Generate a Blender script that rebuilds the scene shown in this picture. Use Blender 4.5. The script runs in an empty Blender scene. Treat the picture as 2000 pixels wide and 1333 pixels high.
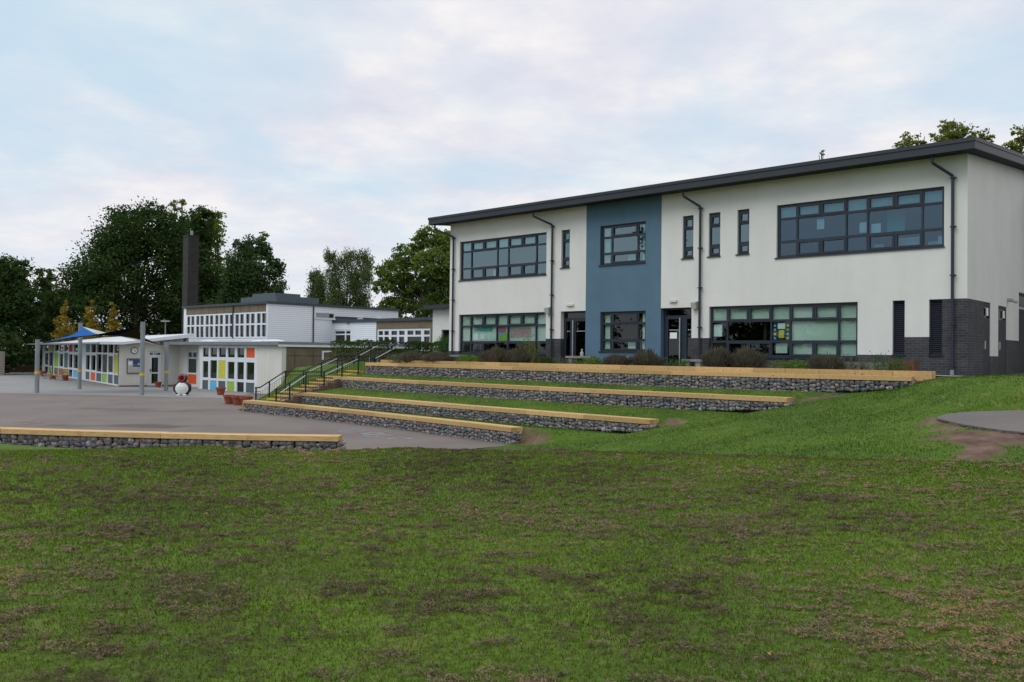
import bpy, math, random
import numpy as np
from mathutils import Vector, noise as mnoise
random.seed(7); RNG = np.random.default_rng(7)
SC = bpy.context.scene
COL = SC.collection
# ------------------------------------------------------------------ camera
FPX, PITCH, ROLL = 1657.73, 0.014951, -0.0113775      # focal length in px of a 2000 px wide frame
cam_d = bpy.data.cameras.new('camera'); cam = bpy.data.objects.new('camera', cam_d); COL.objects.link(cam)
cam_d.sensor_width = 36.0; cam_d.lens = 36.0*FPX/2000.0; cam_d.clip_start = 0.1; cam_d.clip_end = 3000
cp, sp = math.cos(PITCH), math.sin(PITCH)
FW = np.array([0, cp, sp]); _up = np.array([0, -sp, cp]); _r = np.array([1., 0, 0])
cr, sr = math.cos(ROLL), math.sin(ROLL)
RT = cr*_r - sr*_up; UP = cr*_up + sr*_r
from mathutils import Matrix
cam.matrix_world = Matrix(((RT[0], UP[0], -FW[0], 0), (RT[1], UP[1], -FW[1], 0), (RT[2], UP[2], -FW[2], 0), (0, 0, 0, 1)))
SC.camera = cam
# ------------------------------------------------------------------ world: overcast evening sky
SUN_EL, SUN_AZ = math.radians(50), math.radians(238)    # azimuth from +Y clockwise: behind and left of the camera
w = bpy.data.worlds.new('World'); SC.world = w; w.use_nodes = True
nt = w.node_tree; nt.nodes.clear()
def N(nt, t, **k):
    n = nt.nodes.new(t)
    for a, b in k.items():
        if a == 'ins':
            for i, v in b.items(): n.inputs[i].default_value = v
        else: setattr(n, a, b)
    return n
def ramp(nt, pts):
    n = nt.nodes.new('ShaderNodeValToRGB'); e = n.color_ramp.elements
    while len(e) < len(pts): e.new(0.5)
    for el, (p, c) in zip(e, pts): el.position = p; el.color = (*c, 1) if len(c) == 3 else c
    return n
L = nt.links.new
sky = N(nt, 'ShaderNodeTexSky', sky_type='NISHITA', sun_disc=False); sky.sun_elevation = SUN_EL; sky.sun_rotation = SUN_AZ
sky.air_density = 1.0; sky.dust_density = 1.5; sky.ozone_density = 1.5
skym = N(nt, 'ShaderNodeMix', data_type='RGBA', blend_type='MULTIPLY', ins={0: 1.0, 7: (0.125, 0.125, 0.125, 1)})
L(sky.outputs[0], skym.inputs[6])
tc = N(nt, 'ShaderNodeTexCoord'); sep = N(nt, 'ShaderNodeSeparateXYZ'); L(tc.outputs['Generated'], sep.inputs[0])
zc = N(nt, 'ShaderNodeMath', operation='MAXIMUM', ins={1: 0.0}); L(sep.outputs[2], zc.inputs[0])
zd = N(nt, 'ShaderNodeMath', operation='ADD', ins={1: 0.16}); L(zc.outputs[0], zd.inputs[0])
dx = N(nt, 'ShaderNodeMath', operation='DIVIDE'); L(sep.outputs[0], dx.inputs[0]); L(zd.outputs[0], dx.inputs[1])
dy = N(nt, 'ShaderNodeMath', operation='DIVIDE'); L(sep.outputs[1], dy.inputs[0]); L(zd.outputs[0], dy.inputs[1])
cb = N(nt, 'ShaderNodeCombineXYZ'); L(dx.outputs[0], cb.inputs[0]); L(dy.outputs[0], cb.inputs[1])
n1 = N(nt, 'ShaderNodeTexNoise', ins={'Scale': 0.85, 'Detail': 5.0, 'Roughness': 0.55, 'Distortion': 0.3}); L(cb.outputs[0], n1.inputs['Vector'])
n2 = N(nt, 'ShaderNodeTexNoise', ins={'Scale': 2.1, 'Detail': 5.0, 'Roughness': 0.6}); L(cb.outputs[0], n2.inputs['Vector'])
# more open sky towards the left, closed cloud to the right
az = N(nt, 'ShaderNodeMath', operation='MULTIPLY', ins={1: 0.13}); L(sep.outputs[0], az.inputs[0])
ad = N(nt, 'ShaderNodeMath', operation='ADD'); L(n1.outputs['Fac'], ad.inputs[0]); L(az.outputs[0], ad.inputs[1])
cov = ramp(nt, [(0.36, (0.18, 0.18, 0.18)), (0.54, (1, 1, 1))]); L(ad.outputs[0], cov.inputs[0])
cc = ramp(nt, [(0.30, (0.68, 0.71, 0.82)), (0.48, (0.80, 0.80, 0.87)), (0.66, (0.97, 0.94, 0.92))]); L(n2.outputs['Fac'], cc.inputs[0])
blue = N(nt, 'ShaderNodeMix', data_type='RGBA', ins={0: 0.80, 7: (0.62, 0.82, 0.95, 1)}); L(skym.outputs[2], blue.inputs[6])
mx = N(nt, 'ShaderNodeMix', data_type='RGBA'); L(cov.outputs[0], mx.inputs[0]); L(blue.outputs[2], mx.inputs[6]); L(cc.outputs[0], mx.inputs[7])
hz = ramp(nt, [(0.0, (0.6, 0.6, 0.6)), (0.2, (0.0, 0.0, 0.0))]); L(zc.outputs[0], hz.inputs[0])
mh = N(nt, 'ShaderNodeMix', data_type='RGBA', ins={7: (0.88, 0.885, 0.91, 1)}); L(hz.outputs[0], mh.inputs[0]); L(mx.outputs[2], mh.inputs[6])
zen = N(nt, 'ShaderNodeMapRange', interpolation_type='SMOOTHSTEP', ins={1: 0.36, 2: 0.9, 3: 1.0, 4: 1.9}); L(sep.outputs[2], zen.inputs[0])      # overcast sky: the zenith is brighter than the horizon
bg = N(nt, 'ShaderNodeBackground'); L(mh.outputs[2], bg.inputs[0]); L(zen.outputs[0], bg.inputs[1])
wo = N(nt, 'ShaderNodeOutputWorld'); L(bg.outputs[0], wo.inputs[0])
sl = bpy.data.lights.new('sun', 'SUN'); sl.energy = 1.3; sl.angle = math.radians(38); sl.color = (1.0, 0.97, 0.93)
so = bpy.data.objects.new('sun', sl); COL.objects.link(so)
_sd = Vector((math.sin(SUN_AZ)*math.cos(SUN_EL), math.cos(SUN_AZ)*math.cos(SUN_EL), math.sin(SUN_EL)))
so.rotation_euler = _sd.to_track_quat('Z', 'Y').to_euler(); so.location = (0, -10, 30)
SC.view_settings.view_transform = 'Standard'; SC.view_settings.look = 'None'; SC.view_settings.exposure = 0.0; SC.view_settings.gamma = 1.0
SC.render.engine = 'CYCLES'
SC.cycles.max_bounces = 8; SC.cycles.diffuse_bounces = 3; SC.cycles.glossy_bounces = 3; SC.cycles.transparent_max_bounces = 12
SC.cycles.use_denoising = True; SC.cycles.sample_clamp_indirect = 5
# ------------------------------------------------------------------ frames of reference (metres; the eye is at z = 0)
YAW = 0.741755
CO = np.array([12.98066, 24.2, 0.]); UU = np.array([math.cos(YAW), -math.sin(YAW), 0]); NN = np.array([math.sin(YAW), math.cos(YAW), 0])
ZP, ZU = -2.6, -0.5                                     # playground level, upper level
def W(s, t, z=0.): return CO + UU*s - NN*t + np.array([0, 0, z])
def ST(x, y):
    qx, qy = x-CO[0], y-CO[1]
    return qx*UU[0]+qy*UU[1], -(qx*NN[0]+qy*NN[1])
def ray(px, py): return FW + RT*(px-1000)/FPX - UP*(py-666.5)/FPX
def uz(px, py, z): d = ray(px, py); return d*(z/d[2])
def ud(px, py, y): d = ray(px, py); return d*(y/d[1])
# ------------------------------------------------------------------ materials
def newmat(name):
    m = bpy.data.materials.new(name); m.use_nodes = True; t = m.node_tree
    return m, t, t.nodes['Principled BSDF']
def mat(name, c, rough=0.8, var=0.12, scale=3.0, bump=0.0, bscale=60.0, c2=None, spec=0.3, metal=0.0, fine=0.0, stretch=None, streak=0.0):
    m, t, b = newmat(name)
    b.inputs['Roughness'].default_value = rough; b.inputs['Metallic'].default_value = metal
    b.inputs['Specular IOR Level'].default_value = spec
    co = N(t, 'ShaderNodeTexCoord'); src = co.outputs['Object']
    if stretch:
        mp = N(t, 'ShaderNodeMapping'); mp.inputs['Scale'].default_value = stretch; t.links.new(src, mp.inputs[0]); src = mp.outputs[0]
    n = N(t, 'ShaderNodeTexNoise', ins={'Scale': scale, 'Detail': 5.0, 'Roughness': 0.6}); t.links.new(src, n.inputs['Vector'])
    c2 = c2 or tuple(max(0, v*(1-var*2)) for v in c)
    hi = tuple(min(1, v*(1+var)) for v in c)
    r = ramp(t, [(0.3, c2), (0.7, hi)]); t.links.new(n.outputs['Fac'], r.inputs[0]); outc = r.outputs[0]
    if fine:
        f = N(t, 'ShaderNodeTexNoise', ins={'Scale': bscale, 'Detail': 3.0}); t.links.new(src, f.inputs['Vector'])
        fr = ramp(t, [(0.3, (1-fine,)*3), (0.7, (1+fine*0.5,)*3)]); t.links.new(f.outputs['Fac'], fr.inputs[0])
        mm = N(t, 'ShaderNodeMix', data_type='RGBA', blend_type='MULTIPLY', ins={0: 1.0}); t.links.new(outc, mm.inputs[6]); t.links.new(fr.outputs[0], mm.inputs[7]); outc = mm.outputs[2]
    if streak:      # faint rain staining running down the wall, and weather patches
        mp_ = N(t, 'ShaderNodeMapping'); mp_.inputs['Scale'].default_value = (1.5, 1.5, .16); t.links.new(co.outputs['Object'], mp_.inputs[0])
        s1 = N(t, 'ShaderNodeTexNoise', ins={'Scale': 1.4, 'Detail': 5.0, 'Roughness': .65}); t.links.new(mp_.outputs[0], s1.inputs['Vector']); s2 = ramp(t, [(.42, (1, 1, 1)), (.72, (1-streak, 1-streak*1.1, 1-streak*1.35))]); t.links.new(s1.outputs['Fac'], s2.inputs[0])
        m3 = N(t, 'ShaderNodeMix', data_type='RGBA', blend_type='MULTIPLY', ins={0: 1.0}); t.links.new(outc, m3.inputs[6]); t.links.new(s2.outputs[0], m3.inputs[7]); outc = m3.outputs[2]
    t.links.new(outc, b.inputs['Base Color'])
    if bump:
        bn = N(t, 'ShaderNodeTexNoise', ins={'Scale': bscale, 'Detail': 4.0}); t.links.new(src, bn.inputs['Vector'])
        bp = N(t, 'ShaderNodeBump', ins={'Strength': bump, 'Distance': 0.02}); t.links.new(bn.outputs['Fac'], bp.inputs['Height']); t.links.new(bp.outputs[0], b.inputs['Normal'])
    return m
def brickmat(name, c1, c2, mortar, flip=False):
    m, t, b = newmat(name); b.inputs['Roughness'].default_value = 0.7; b.inputs['Specular IOR Level'].default_value = 0.3
    co = N(t, 'ShaderNodeTexCoord'); sx = N(t, 'ShaderNodeSeparateXYZ'); t.links.new(co.outputs['Object'], sx.inputs[0])
    a = N(t, 'ShaderNodeMath', operation='ADD'); t.links.new(sx.outputs[0], a.inputs[0]); t.links.new(sx.outputs[1], a.inputs[1])
    cx = N(t, 'ShaderNodeCombineXYZ'); t.links.new(a.outputs[0], cx.inputs[0]); t.links.new(sx.outputs[2], cx.inputs[1])
    br = N(t, 'ShaderNodeTexBrick', ins={'Scale': 1.0, 'Mortar Size': 0.007, 'Brick Width': 0.225, 'Row Height': 0.075, 'Bias': 0.0})
    br.inputs['Color1'].default_value = (*c1, 1); br.inputs['Color2'].default_value = (*c2, 1); br.inputs['Mortar'].default_value = (*mortar, 1)
    t.links.new(cx.outputs[0], br.inputs['Vector'])
    n = N(t, 'ShaderNodeTexNoise', ins={'Scale': 2.5, 'Detail': 4.0}); t.links.new(co.outputs['Object'], n.inputs['Vector'])
    r = ramp(t, [(0.3, (0.7, 0.7, 0.7)), (0.7, (1.2, 1.2, 1.2))]); t.links.new(n.outputs['Fac'], r.inputs[0])
    mm = N(t, 'ShaderNodeMix', data_type='RGBA', blend_type='MULTIPLY', ins={0: 1.0}); t.links.new(br.outputs[0], mm.inputs[6]); t.links.new(r.outputs[0], mm.inputs[7])
    t.links.new(mm.outputs[2], b.inputs['Base Color'])
    bp = N(t, 'ShaderNodeBump', ins={'Strength': 0.6, 'Distance': 0.01}); t.links.new(br.outputs['Fac'], bp.inputs['Height']); bp.invert = True; t.links.new(bp.outputs[0], b.inputs['Normal'])
    return m
def glassmat(name, tint=(0.5, 0.55, 0.56), ior=1.9, rough=0.015, gcol=(.95, .98, 1), wob=False):
    m = bpy.data.materials.new(name); m.use_nodes = True; t = m.node_tree; t.nodes.clear()
    tr = N(t, 'ShaderNodeBsdfTransparent'); tr.inputs[0].default_value = (*tint, 1)
    gl = N(t, 'ShaderNodeBsdfGlossy', ins={'Roughness': rough}); gl.inputs[0].default_value = (*gcol, 1)
    co = N(t, 'ShaderNodeTexCoord'); nn_ = N(t, 'ShaderNodeTexNoise', ins={'Scale': 0.9, 'Detail': 1.0}); t.links.new(co.outputs['Object'], nn_.inputs['Vector'])
    bp = N(t, 'ShaderNodeBump', ins={'Strength': 0.12, 'Distance': 0.05}); t.links.new(nn_.outputs['Fac'], bp.inputs['Height']); (t.links.new(bp.outputs[0], gl.inputs['Normal']) if wob else None)
    fr = N(t, 'ShaderNodeFresnel', ins={'IOR': ior}); ms = N(t, 'ShaderNodeMixShader')
    ge = N(t, 'ShaderNodeNewGeometry'); bf = N(t, 'ShaderNodeMath', operation='SUBTRACT', ins={0: 1.0}); t.links.new(ge.outputs['Backfacing'], bf.inputs[1])
    fm_ = N(t, 'ShaderNodeMath', operation='MULTIPLY'); t.links.new(fr.outputs[0], fm_.inputs[0]); t.links.new(bf.outputs[0], fm_.inputs[1])
    t.links.new(fm_.outputs[0], ms.inputs[0]); t.links.new(tr.outputs[0], ms.inputs[1]); t.links.new(gl.outputs[0], ms.inputs[2])
    o = N(t, 'ShaderNodeOutputMaterial'); t.links.new(ms.outputs[0], o.inputs[0])
    return m
def leafmat(name, c, c2, trans=0.35, scale=1.2):
    m = bpy.data.materials.new(name); m.use_nodes = True; t = m.node_tree; t.nodes.clear()
    co = N(t, 'ShaderNodeTexCoord'); n = N(t, 'ShaderNodeTexNoise', ins={'Scale': scale, 'Detail': 6.0, 'Roughness': 0.7}); t.links.new(co.outputs['Object'], n.inputs['Vector'])
    at = N(t, 'ShaderNodeAttribute', attribute_name='tone')
    ad_ = N(t, 'ShaderNodeMath', operation='ADD'); t.links.new(n.outputs['Fac'], ad_.inputs[0]); t.links.new(at.outputs['Fac'], ad_.inputs[1])
    r = ramp(t, [(0.25, c2), (0.85, c)]); t.links.new(ad_.outputs[0], r.inputs[0])
    d = N(t, 'ShaderNodeBsdfDiffuse'); tl = N(t, 'ShaderNodeBsdfTranslucent'); ms = N(t, 'ShaderNodeMixShader', ins={0: trans})
    t.links.new(r.outputs[0], d.inputs[0]); t.links.new(r.outputs[0], tl.inputs[0])
    t.links.new(d.outputs[0], ms.inputs[1]); t.links.new(tl.outputs[0], ms.inputs[2])
    o = N(t, 'ShaderNodeOutputMaterial'); t.links.new(ms.outputs[0], o.inputs[0])
    return m
def timbermat(name, c1, c2):
    m, t, b = newmat(name); b.inputs['Roughness'].default_value = 0.75; b.inputs['Specular IOR Level'].default_value = 0.2
    co = N(t, 'ShaderNodeTexCoord'); mp = N(t, 'ShaderNodeMapping'); mp.inputs['Scale'].default_value = (0.9, 9, 9); t.links.new(co.outputs['Object'], mp.inputs[0])
    n = N(t, 'ShaderNodeTexNoise', ins={'Scale': 3.0, 'Detail': 6.0, 'Roughness': 0.65, 'Distortion': 0.6}); t.links.new(mp.outputs[0], n.inputs['Vector'])
    r = ramp(t, [(0.25, c2), (0.6, c1), (0.8, tuple(v*1.12 for v in c1))]); t.links.new(n.outputs['Fac'], r.inputs[0])
    at = N(t, 'ShaderNodeAttribute', attribute_name='tone'); tr = ramp(t, [(0.0, (0.66, 0.62, 0.55)), (1.0, (1.15, 1.12, 1.08))]); t.links.new(at.outputs['Fac'], tr.inputs[0])
    mm = N(t, 'ShaderNodeMix', data_type='RGBA', blend_type='MULTIPLY', ins={0: 1.0}); t.links.new(r.outputs[0], mm.inputs[6]); t.links.new(tr.outputs[0], mm.inputs[7])
    v = N(t, 'ShaderNodeTexVoronoi', ins={'Scale': 2.3}); mp2 = N(t, 'ShaderNodeMapping'); mp2.inputs['Scale'].default_value = (1, 1.6, 1.6)
    t.links.new(co.outputs['Object'], mp2.inputs[0]); t.links.new(mp2.outputs[0], v.inputs['Vector'])
    kr = ramp(t, [(0.0, (0.35, 0.25, 0.18)), (0.055, (0.5, 0.4, 0.3)), (0.09, (1, 1, 1))]); t.links.new(v.outputs['Distance'], kr.inputs[0])
    m2 = N(t, 'ShaderNodeMix', data_type='RGBA', blend_type='MULTIPLY', ins={0: 1.0}); t.links.new(mm.outputs[2], m2.inputs[6]); t.links.new(kr.outputs[0], m2.inputs[7])
    t.links.new(m2.outputs[2], b.inputs['Base Color'])
    return m
M = {}
M['render'] = mat('white_render', (0.625, 0.625, 0.60), 0.9, 0.03, 0.7, 0.25, 90, streak=.035)
M['bluer'] = mat('blue_render', (0.084, 0.152, 0.212), 0.85, 0.05, 1.2, 0.25, 90, streak=.06)
M['brick'] = brickmat('dark_brick', (0.026, 0.027, 0.033), (0.048, 0.047, 0.053), (0.085, 0.085, 0.09))
M['alu'] = mat('grey_blue_frame', (0.018, 0.025, 0.038), 0.42, 0.06, 3, spec=0.4)
M['fascia'] = mat('dark_grey_fascia', (0.020, 0.025, 0.034), 0.5, 0.06, 1.5, spec=0.4)
M['soffit'] = mat('soffit_board', (0.010, 0.011, 0.013), 0.8, 0.05, 2)
M['glass'] = glassmat('window_glass', (0.84, 0.90, 0.88), 1.6)
M['glassup'] = glassmat('upper_window_glass', (0.62, 0.74, 0.78), 2.75, gcol=(.56, .75, .86), wob=True)
M['glassu2'] = glassmat('upper_window_glass_darker', (0.62, 0.74, 0.78), 2.3, gcol=(.48, .64, .80), wob=True)  # same upper glass, its sky reflection dimmed through gloss colour and IOR
M['glassup'] = glassmat('upper_window_glass', (0.66, 0.78, 0.80), 2.7, gcol=(.72, .90, .97), wob=True)  # bright cyan sky reflection put into the gloss colour
M['dglass'] = glassmat('dark_glass', (0.22, 0.25, 0.27), 1.6)
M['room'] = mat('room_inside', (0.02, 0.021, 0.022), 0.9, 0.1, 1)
M['blind'] = mat('pale_blind', (0.50, 0.58, 0.52), 0.9, 0.04, 0.8, stretch=(1, 1, 14))
M['white'] = mat('white_frame', (0.62, 0.65, 0.68), 0.45, 0.04, 2, spec=0.4)
M['paper'] = mat('paper', (0.70, 0.74, 0.74), 0.9, 0.05, 3)
M['steel'] = mat('brushed_steel', (0.55, 0.56, 0.57), 0.35, 0.05, 3, metal=0.8)
M['galv'] = mat('galvanised_steel', (0.24, 0.28, 0.30), 0.5, 0.12, 1.2, metal=0.25, stretch=(1, 1, .3))
M['yellow'] = mat('yellow_paint', (0.70, 0.42, 0.03), 0.6, 0.12, 6)
M['blackm'] = mat('black_metal', (0.016, 0.018, 0.02), 0.5, 0.1, 6)
M['timber'] = timbermat('new_timber', (0.52, 0.36, 0.17), (0.34, 0.215, 0.09))
M['stone'] = mat('gabion_stone', (0.17, 0.175, 0.18), 0.9, 0.2, 5, 0.6, 25)
M['cage'] = mat('galvanised_wire', (0.16, 0.17, 0.17), 0.5, 0.1, 5, metal=0.3)
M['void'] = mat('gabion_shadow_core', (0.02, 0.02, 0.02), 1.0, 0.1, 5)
M['terra'] = mat('terracotta', (0.28, 0.075, 0.045), 0.8, 0.15, 8)
M['soil'] = mat('soil', (0.065, 0.045, 0.032), 1.0, 0.3, 5, 0.8, 40)
M['conc'] = mat('concrete', (0.25, 0.245, 0.235), 0.9, 0.15, 3, 0.3, 50)
M['wclad'] = None
M['cream'] = mat('cream_render', (0.58, 0.58, 0.53), 0.9, 0.05, 0.6, 0.2, 60, streak=.08)
M['agg'] = mat('brown_aggregate_panel', (0.17, 0.135, 0.095), 0.95, 0.12, 1.2, 0.5, 60, fine=0.25)
M['roofg'] = mat('grey_roof_edge', (0.17, 0.185, 0.20), 0.6, 0.08, 1.5)
M['roofw'] = mat('white_roof_sheet', (0.52, 0.55, 0.56), 0.55, 0.08, 1.5)
M['roofd'] = mat('dark_roof_edge', (0.045, 0.055, 0.06), 0.6, 0.1, 1.5)
M['chim'] = brickmat('brown_chimney_brick', (0.018, 0.015, 0.014), (0.03, 0.025, 0.023), (0.035, 0.032, 0.03))
M['dome'] = mat('rooflight_dome', (0.50, 0.54, 0.56), 0.35, 0.05, 3)
for k, c in dict(p_yellow=(0.50, 0.48, 0.05), p_green=(0.25, 0.42, 0.05), p_blue=(0.11, 0.40, 0.62), p_dblue=(0.06, 0.17, 0.26), p_red=(0.62, 0.09, 0.02), p_dred=(0.38, 0.02, 0.015), p_grey=(0.075, 0.10, 0.115), p_teal=(0.06, 0.13, 0.14), bark=(0.075, 0.06, 0.045), lamp=(0.55, 0.53, 0.47), plantwood=(0.20, 0.18, 0.15), benchwood=(0.30, 0.16, 0.07), figure=(0.35, 0.33, 0.30), rust=(0.12, 0.05, 0.03), exitg=(0.06, 0.32, 0.17), board=(0.02, 0.02, 0.025), bteal=(0.05, 0.28, 0.27), navyp=(0.035, 0.065, 0.16), pinkp=(0.42, 0.25, 0.27), mag=(0.5, 0.1, 0.25), doorp=(0.02, 0.023, 0.03), louv=(0.018, 0.02, 0.032), ivory=(0.42, 0.42, 0.38)).items():
    M[k] = mat(k+'_mat' if not k.startswith('p_') else k[2:]+'_panel', c, 0.6, 0.06, 3)
def clad():
    m, t, b = newmat('white_cladding'); b.inputs['Roughness'].default_value = 0.5
    co = N(t, 'ShaderNodeTexCoord'); sx = N(t, 'ShaderNodeSeparateXYZ'); t.links.new(co.outputs['Object'], sx.inputs[0])
    f = N(t, 'ShaderNodeMath', operation='MULTIPLY', ins={1: 1/0.145}); t.links.new(sx.outputs[2], f.inputs[0])
    g = N(t, 'ShaderNodeMath', operation='FRACT'); t.links.new(f.outputs[0], g.inputs[0])
    r = ramp(t, [(0.0, (0.16, 0.17, 0.19)), (0.07, (0.22, 0.24, 0.26)), (0.14, (0.68, 0.71, 0.74)), (1.0, (0.74, 0.76, 0.79))]); t.links.new(g.outputs[0], r.inputs[0]); t.links.new(r.outputs[0], b.inputs['Base Color'])
    bp = N(t, 'ShaderNodeBump', ins={'Strength': 0.5, 'Distance': 0.02}); t.links.new(g.outputs[0], bp.inputs['Height']); t.links.new(bp.outputs[0], b.inputs['Normal'])
    return m
M['wclad'] = clad()
# ------------------------------------------------------------------ mesh helpers
class MB:
    def __init__(s): s.v = []; s.f = []; s.tone = []
    def _t(s, n, tone): s.tone += [tone]*n
    def poly(s, pts, tone=0.5):
        b = len(s.v); s.v += [tuple(map(float, p)) for p in pts]; s._t(len(pts), tone); s.f.append(tuple(range(b, b+len(pts)))); return s
    def box(s, x0, x1, y0, y1, z0, z1, tone=0.5):
        x0, x1 = min(x0, x1), max(x0, x1); y0, y1 = min(y0, y1), max(y0, y1); z0, z1 = min(z0, z1), max(z0, z1)
        b = len(s.v); s.v += [(x0,y0,z0),(x1,y0,z0),(x1,y1,z0),(x0,y1,z0),(x0,y0,z1),(x1,y0,z1),(x1,y1,z1),(x0,y1,z1)]; s._t(8, tone)
        s.f += [tuple(b+i for i in q) for q in ((0,3,2,1),(4,5,6,7),(0,1,5,4),(1,2,6,5),(2,3,7,6),(3,0,4,7))]; return s
    def hexa(s, p, tone=0.5):     # 8 corners, bottom ring then top ring
        b = len(s.v); s.v += [tuple(map(float, q)) for q in p]; s._t(8, tone)
        s.f += [tuple(b+i for i in q) for q in ((0,3,2,1),(4,5,6,7),(0,1,5,4),(1,2,6,5),(2,3,7,6),(3,0,4,7))]; return s
    def tube(s, p0, p1, r0, r1=None, n=8, tone=0.5, cap=True):
        r1 = r0 if r1 is None else r1
        p0, p1 = Vector(p0), Vector(p1); d = (p1-p0)
        if d.length < 1e-6: return s
        d.normalize(); a = d.orthogonal().normalized(); c = d.cross(a); b = len(s.v)
        for p, r in ((p0, r0), (p1, r1)):
            for i in range(n):
                q = p + (a*math.cos(2*math.pi*i/n) + c*math.sin(2*math.pi*i/n))*r; s.v.append(tuple(q))
        s._t(2*n, tone)
        for i in range(n): j = (i+1) % n; s.f.append((b+i, b+j, b+n+j, b+n+i))
        if cap: s.f.append(tuple(b+n-1-i for i in range(n))); s.f.append(tuple(b+n+i for i in range(n)))
        return s
    def path(s, pts, r, n=8):
        for a, b in zip(pts, pts[1:]): s.tube(a, b, r, r, n)
        return s
    def lathe(s, prof, n=20, c=(0, 0, 0), sy=1.0):
        b = len(s.v)
        for r, z in prof:
            for i in range(n):
                a = 2*math.pi*i/n; s.v.append((c[0]+r*math.cos(a), c[1]+r*math.sin(a)*sy, c[2]+z))
        s._t(n*len(prof), 0.5)
        for k in range(len(prof)-1):
            for i in range(n): j = (i+1) % n; s.f.append((b+k*n+i, b+k*n+j, b+(k+1)*n+j, b+(k+1)*n+i))
        s.f.append(tuple(b+n-1-i for i in range(n))); s.f.append(tuple(b+(len(prof)-1)*n+i for i in range(n)))
        return s
    def plate(s, x0, x1, z0, z1, holes, y0, y1, tone=0.5):   # wall in the xz plane with rectangular holes, from y0 to y1
        xs = sorted({x0, x1, *[v for h in holes for v in h[:2] if x0 < v < x1]}); zs = sorted({z0, z1, *[v for h in holes for v in h[2:] if z0 < v < z1]})
        def solid(i, j):
            if i < 0 or j < 0 or i >= len(xs)-1 or j >= len(zs)-1: return False
            cx, cz = (xs[i]+xs[i+1])/2, (zs[j]+zs[j+1])/2
            return not any(h[0] < cx < h[1] and h[2] < cz < h[3] for h in holes)
        for i in range(len(xs)-1):
            for j in range(len(zs)-1):
                if not solid(i, j): continue
                a, b, c, d = xs[i], xs[i+1], zs[j], zs[j+1]
                s.poly([(a,y0,c),(b,y0,c),(b,y0,d),(a,y0,d)], tone); s.poly([(a,y1,c),(a,y1,d),(b,y1,d),(b,y1,c)], tone)
                if not solid(i-1, j): s.poly([(a,y0,c),(a,y0,d),(a,y1,d),(a,y1,c)], tone)
                if not solid(i+1, j): s.poly([(b,y0,c),(b,y1,c),(b,y1,d),(b,y0,d)], tone)
                if not solid(i, j-1): s.poly([(a,y0,c),(a,y1,c),(b,y1,c),(b,y0,c)], tone)
                if not solid(i, j+1): s.poly([(a,y0,d),(b,y0,d),(b,y1,d),(a,y1,d)], tone)
        return s
    def swap(s):     # exchange x and y (turns a front-facing plate into a side wall)
        s.v = [(y, x, z) for x, y, z in s.v]; s.f = [f[::-1] for f in s.f]; return s
    def build(s, name, m, parent=None, smooth=False, off=None):
        me = bpy.data.meshes.new(name)
        v = s.v
        if off is not None: v = [(a-off[0], b-off[1], c-off[2]) for a, b, c in v]
        elif parent is not None and 'zbase' in parent: v = [(a, b, c-parent['zbase']) for a, b, c in v]
        me.from_pydata(v, [], s.f); me.materials.append(m)
        if len(set(s.tone)) > 1:
            at = me.attributes.new('tone', 'FLOAT', 'POINT'); at.data.foreach_set('value', s.tone)
        if smooth: me.polygons.foreach_set('use_smooth', [True]*len(me.polygons))
        o = bpy.data.objects.new(name, me); COL.objects.link(o)
        if parent is not None:
            o.parent = parent
            if 'zbase' in parent: o['zbase'] = parent['zbase']
        return o
def npmesh(name, v, f, m, parent=None, tone=None, uvcol=None, smooth=False, loc=None):   # numpy mesh: v (n,3), f (k,3|4)
    v = np.asarray(v, np.float32)
    me = bpy.data.meshes.new(name); k = f.shape[1]
    me.vertices.add(len(v)); me.vertices.foreach_set('co', v.ravel())
    me.loops.add(f.size); me.loops.foreach_set('vertex_index', f.astype(np.int32).ravel())
    me.polygons.add(len(f)); me.polygons.foreach_set('loop_start', np.arange(0, f.size, k, dtype=np.int32)); me.polygons.foreach_set('loop_total', np.full(len(f), k, np.int32))
    if smooth: me.polygons.foreach_set('use_smooth', np.ones(len(f), bool))
    me.update(calc_edges=True); me.materials.append(m)
    for nm, arr in (('tone', tone), ('mask', uvcol)):
        if arr is not None:
            at = me.attributes.new(nm, 'FLOAT', 'POINT'); at.data.foreach_set('value', np.asarray(arr, np.float32))
    o = bpy.data.objects.new(name, me); COL.objects.link(o)
    if parent is not None: o.parent = parent
    if loc is not None: o.location = loc
    return o
def tag(o, label=None, cat=None, group=None, kind=None):
    if label: o['label'] = label
    if cat: o['category'] = cat
    if group: o['group'] = group
    if kind: o['kind'] = kind
    return o
def thing(name, label, cat, loc, rz=0., group=None, zabs=True):
    o = bpy.data.objects.new(name, None); COL.objects.link(o); o.location = tuple(map(float, loc)); o.rotation_euler = (0, 0, rz); o.empty_display_size = 0.2
    if zabs: o['zbase'] = float(loc[2])       # parts are then given with absolute z
    return tag(o, label, cat, group)
def copytree(o, parent=None):
    c = o.copy(); COL.objects.link(c); c.parent = parent
    for ch in list(o.children): copytree(ch, c)
    return c
def local(root, P):      # world point -> root's local xy with absolute z
    a = -root.rotation_euler[2]; x, y = P[0]-root.location[0], P[1]-root.location[1]
    return (x*math.cos(a)-y*math.sin(a), x*math.sin(a)+y*math.cos(a), P[2])
def onplane(root, px, py, axis, v):   # pixel ray -> local coords on the root's plane x=v ('x') or y=v ('y')
    a = root.rotation_euler[2]; nrm = np.array([math.cos(a), math.sin(a), 0]) if axis == 'x' else np.array([-math.sin(a), math.cos(a), 0])
    o = np.array([root.location[0], root.location[1], 0.]); d = ray(px, py); k = (o@nrm + v)/(d@nrm)
    return local(root, d*k)
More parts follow.
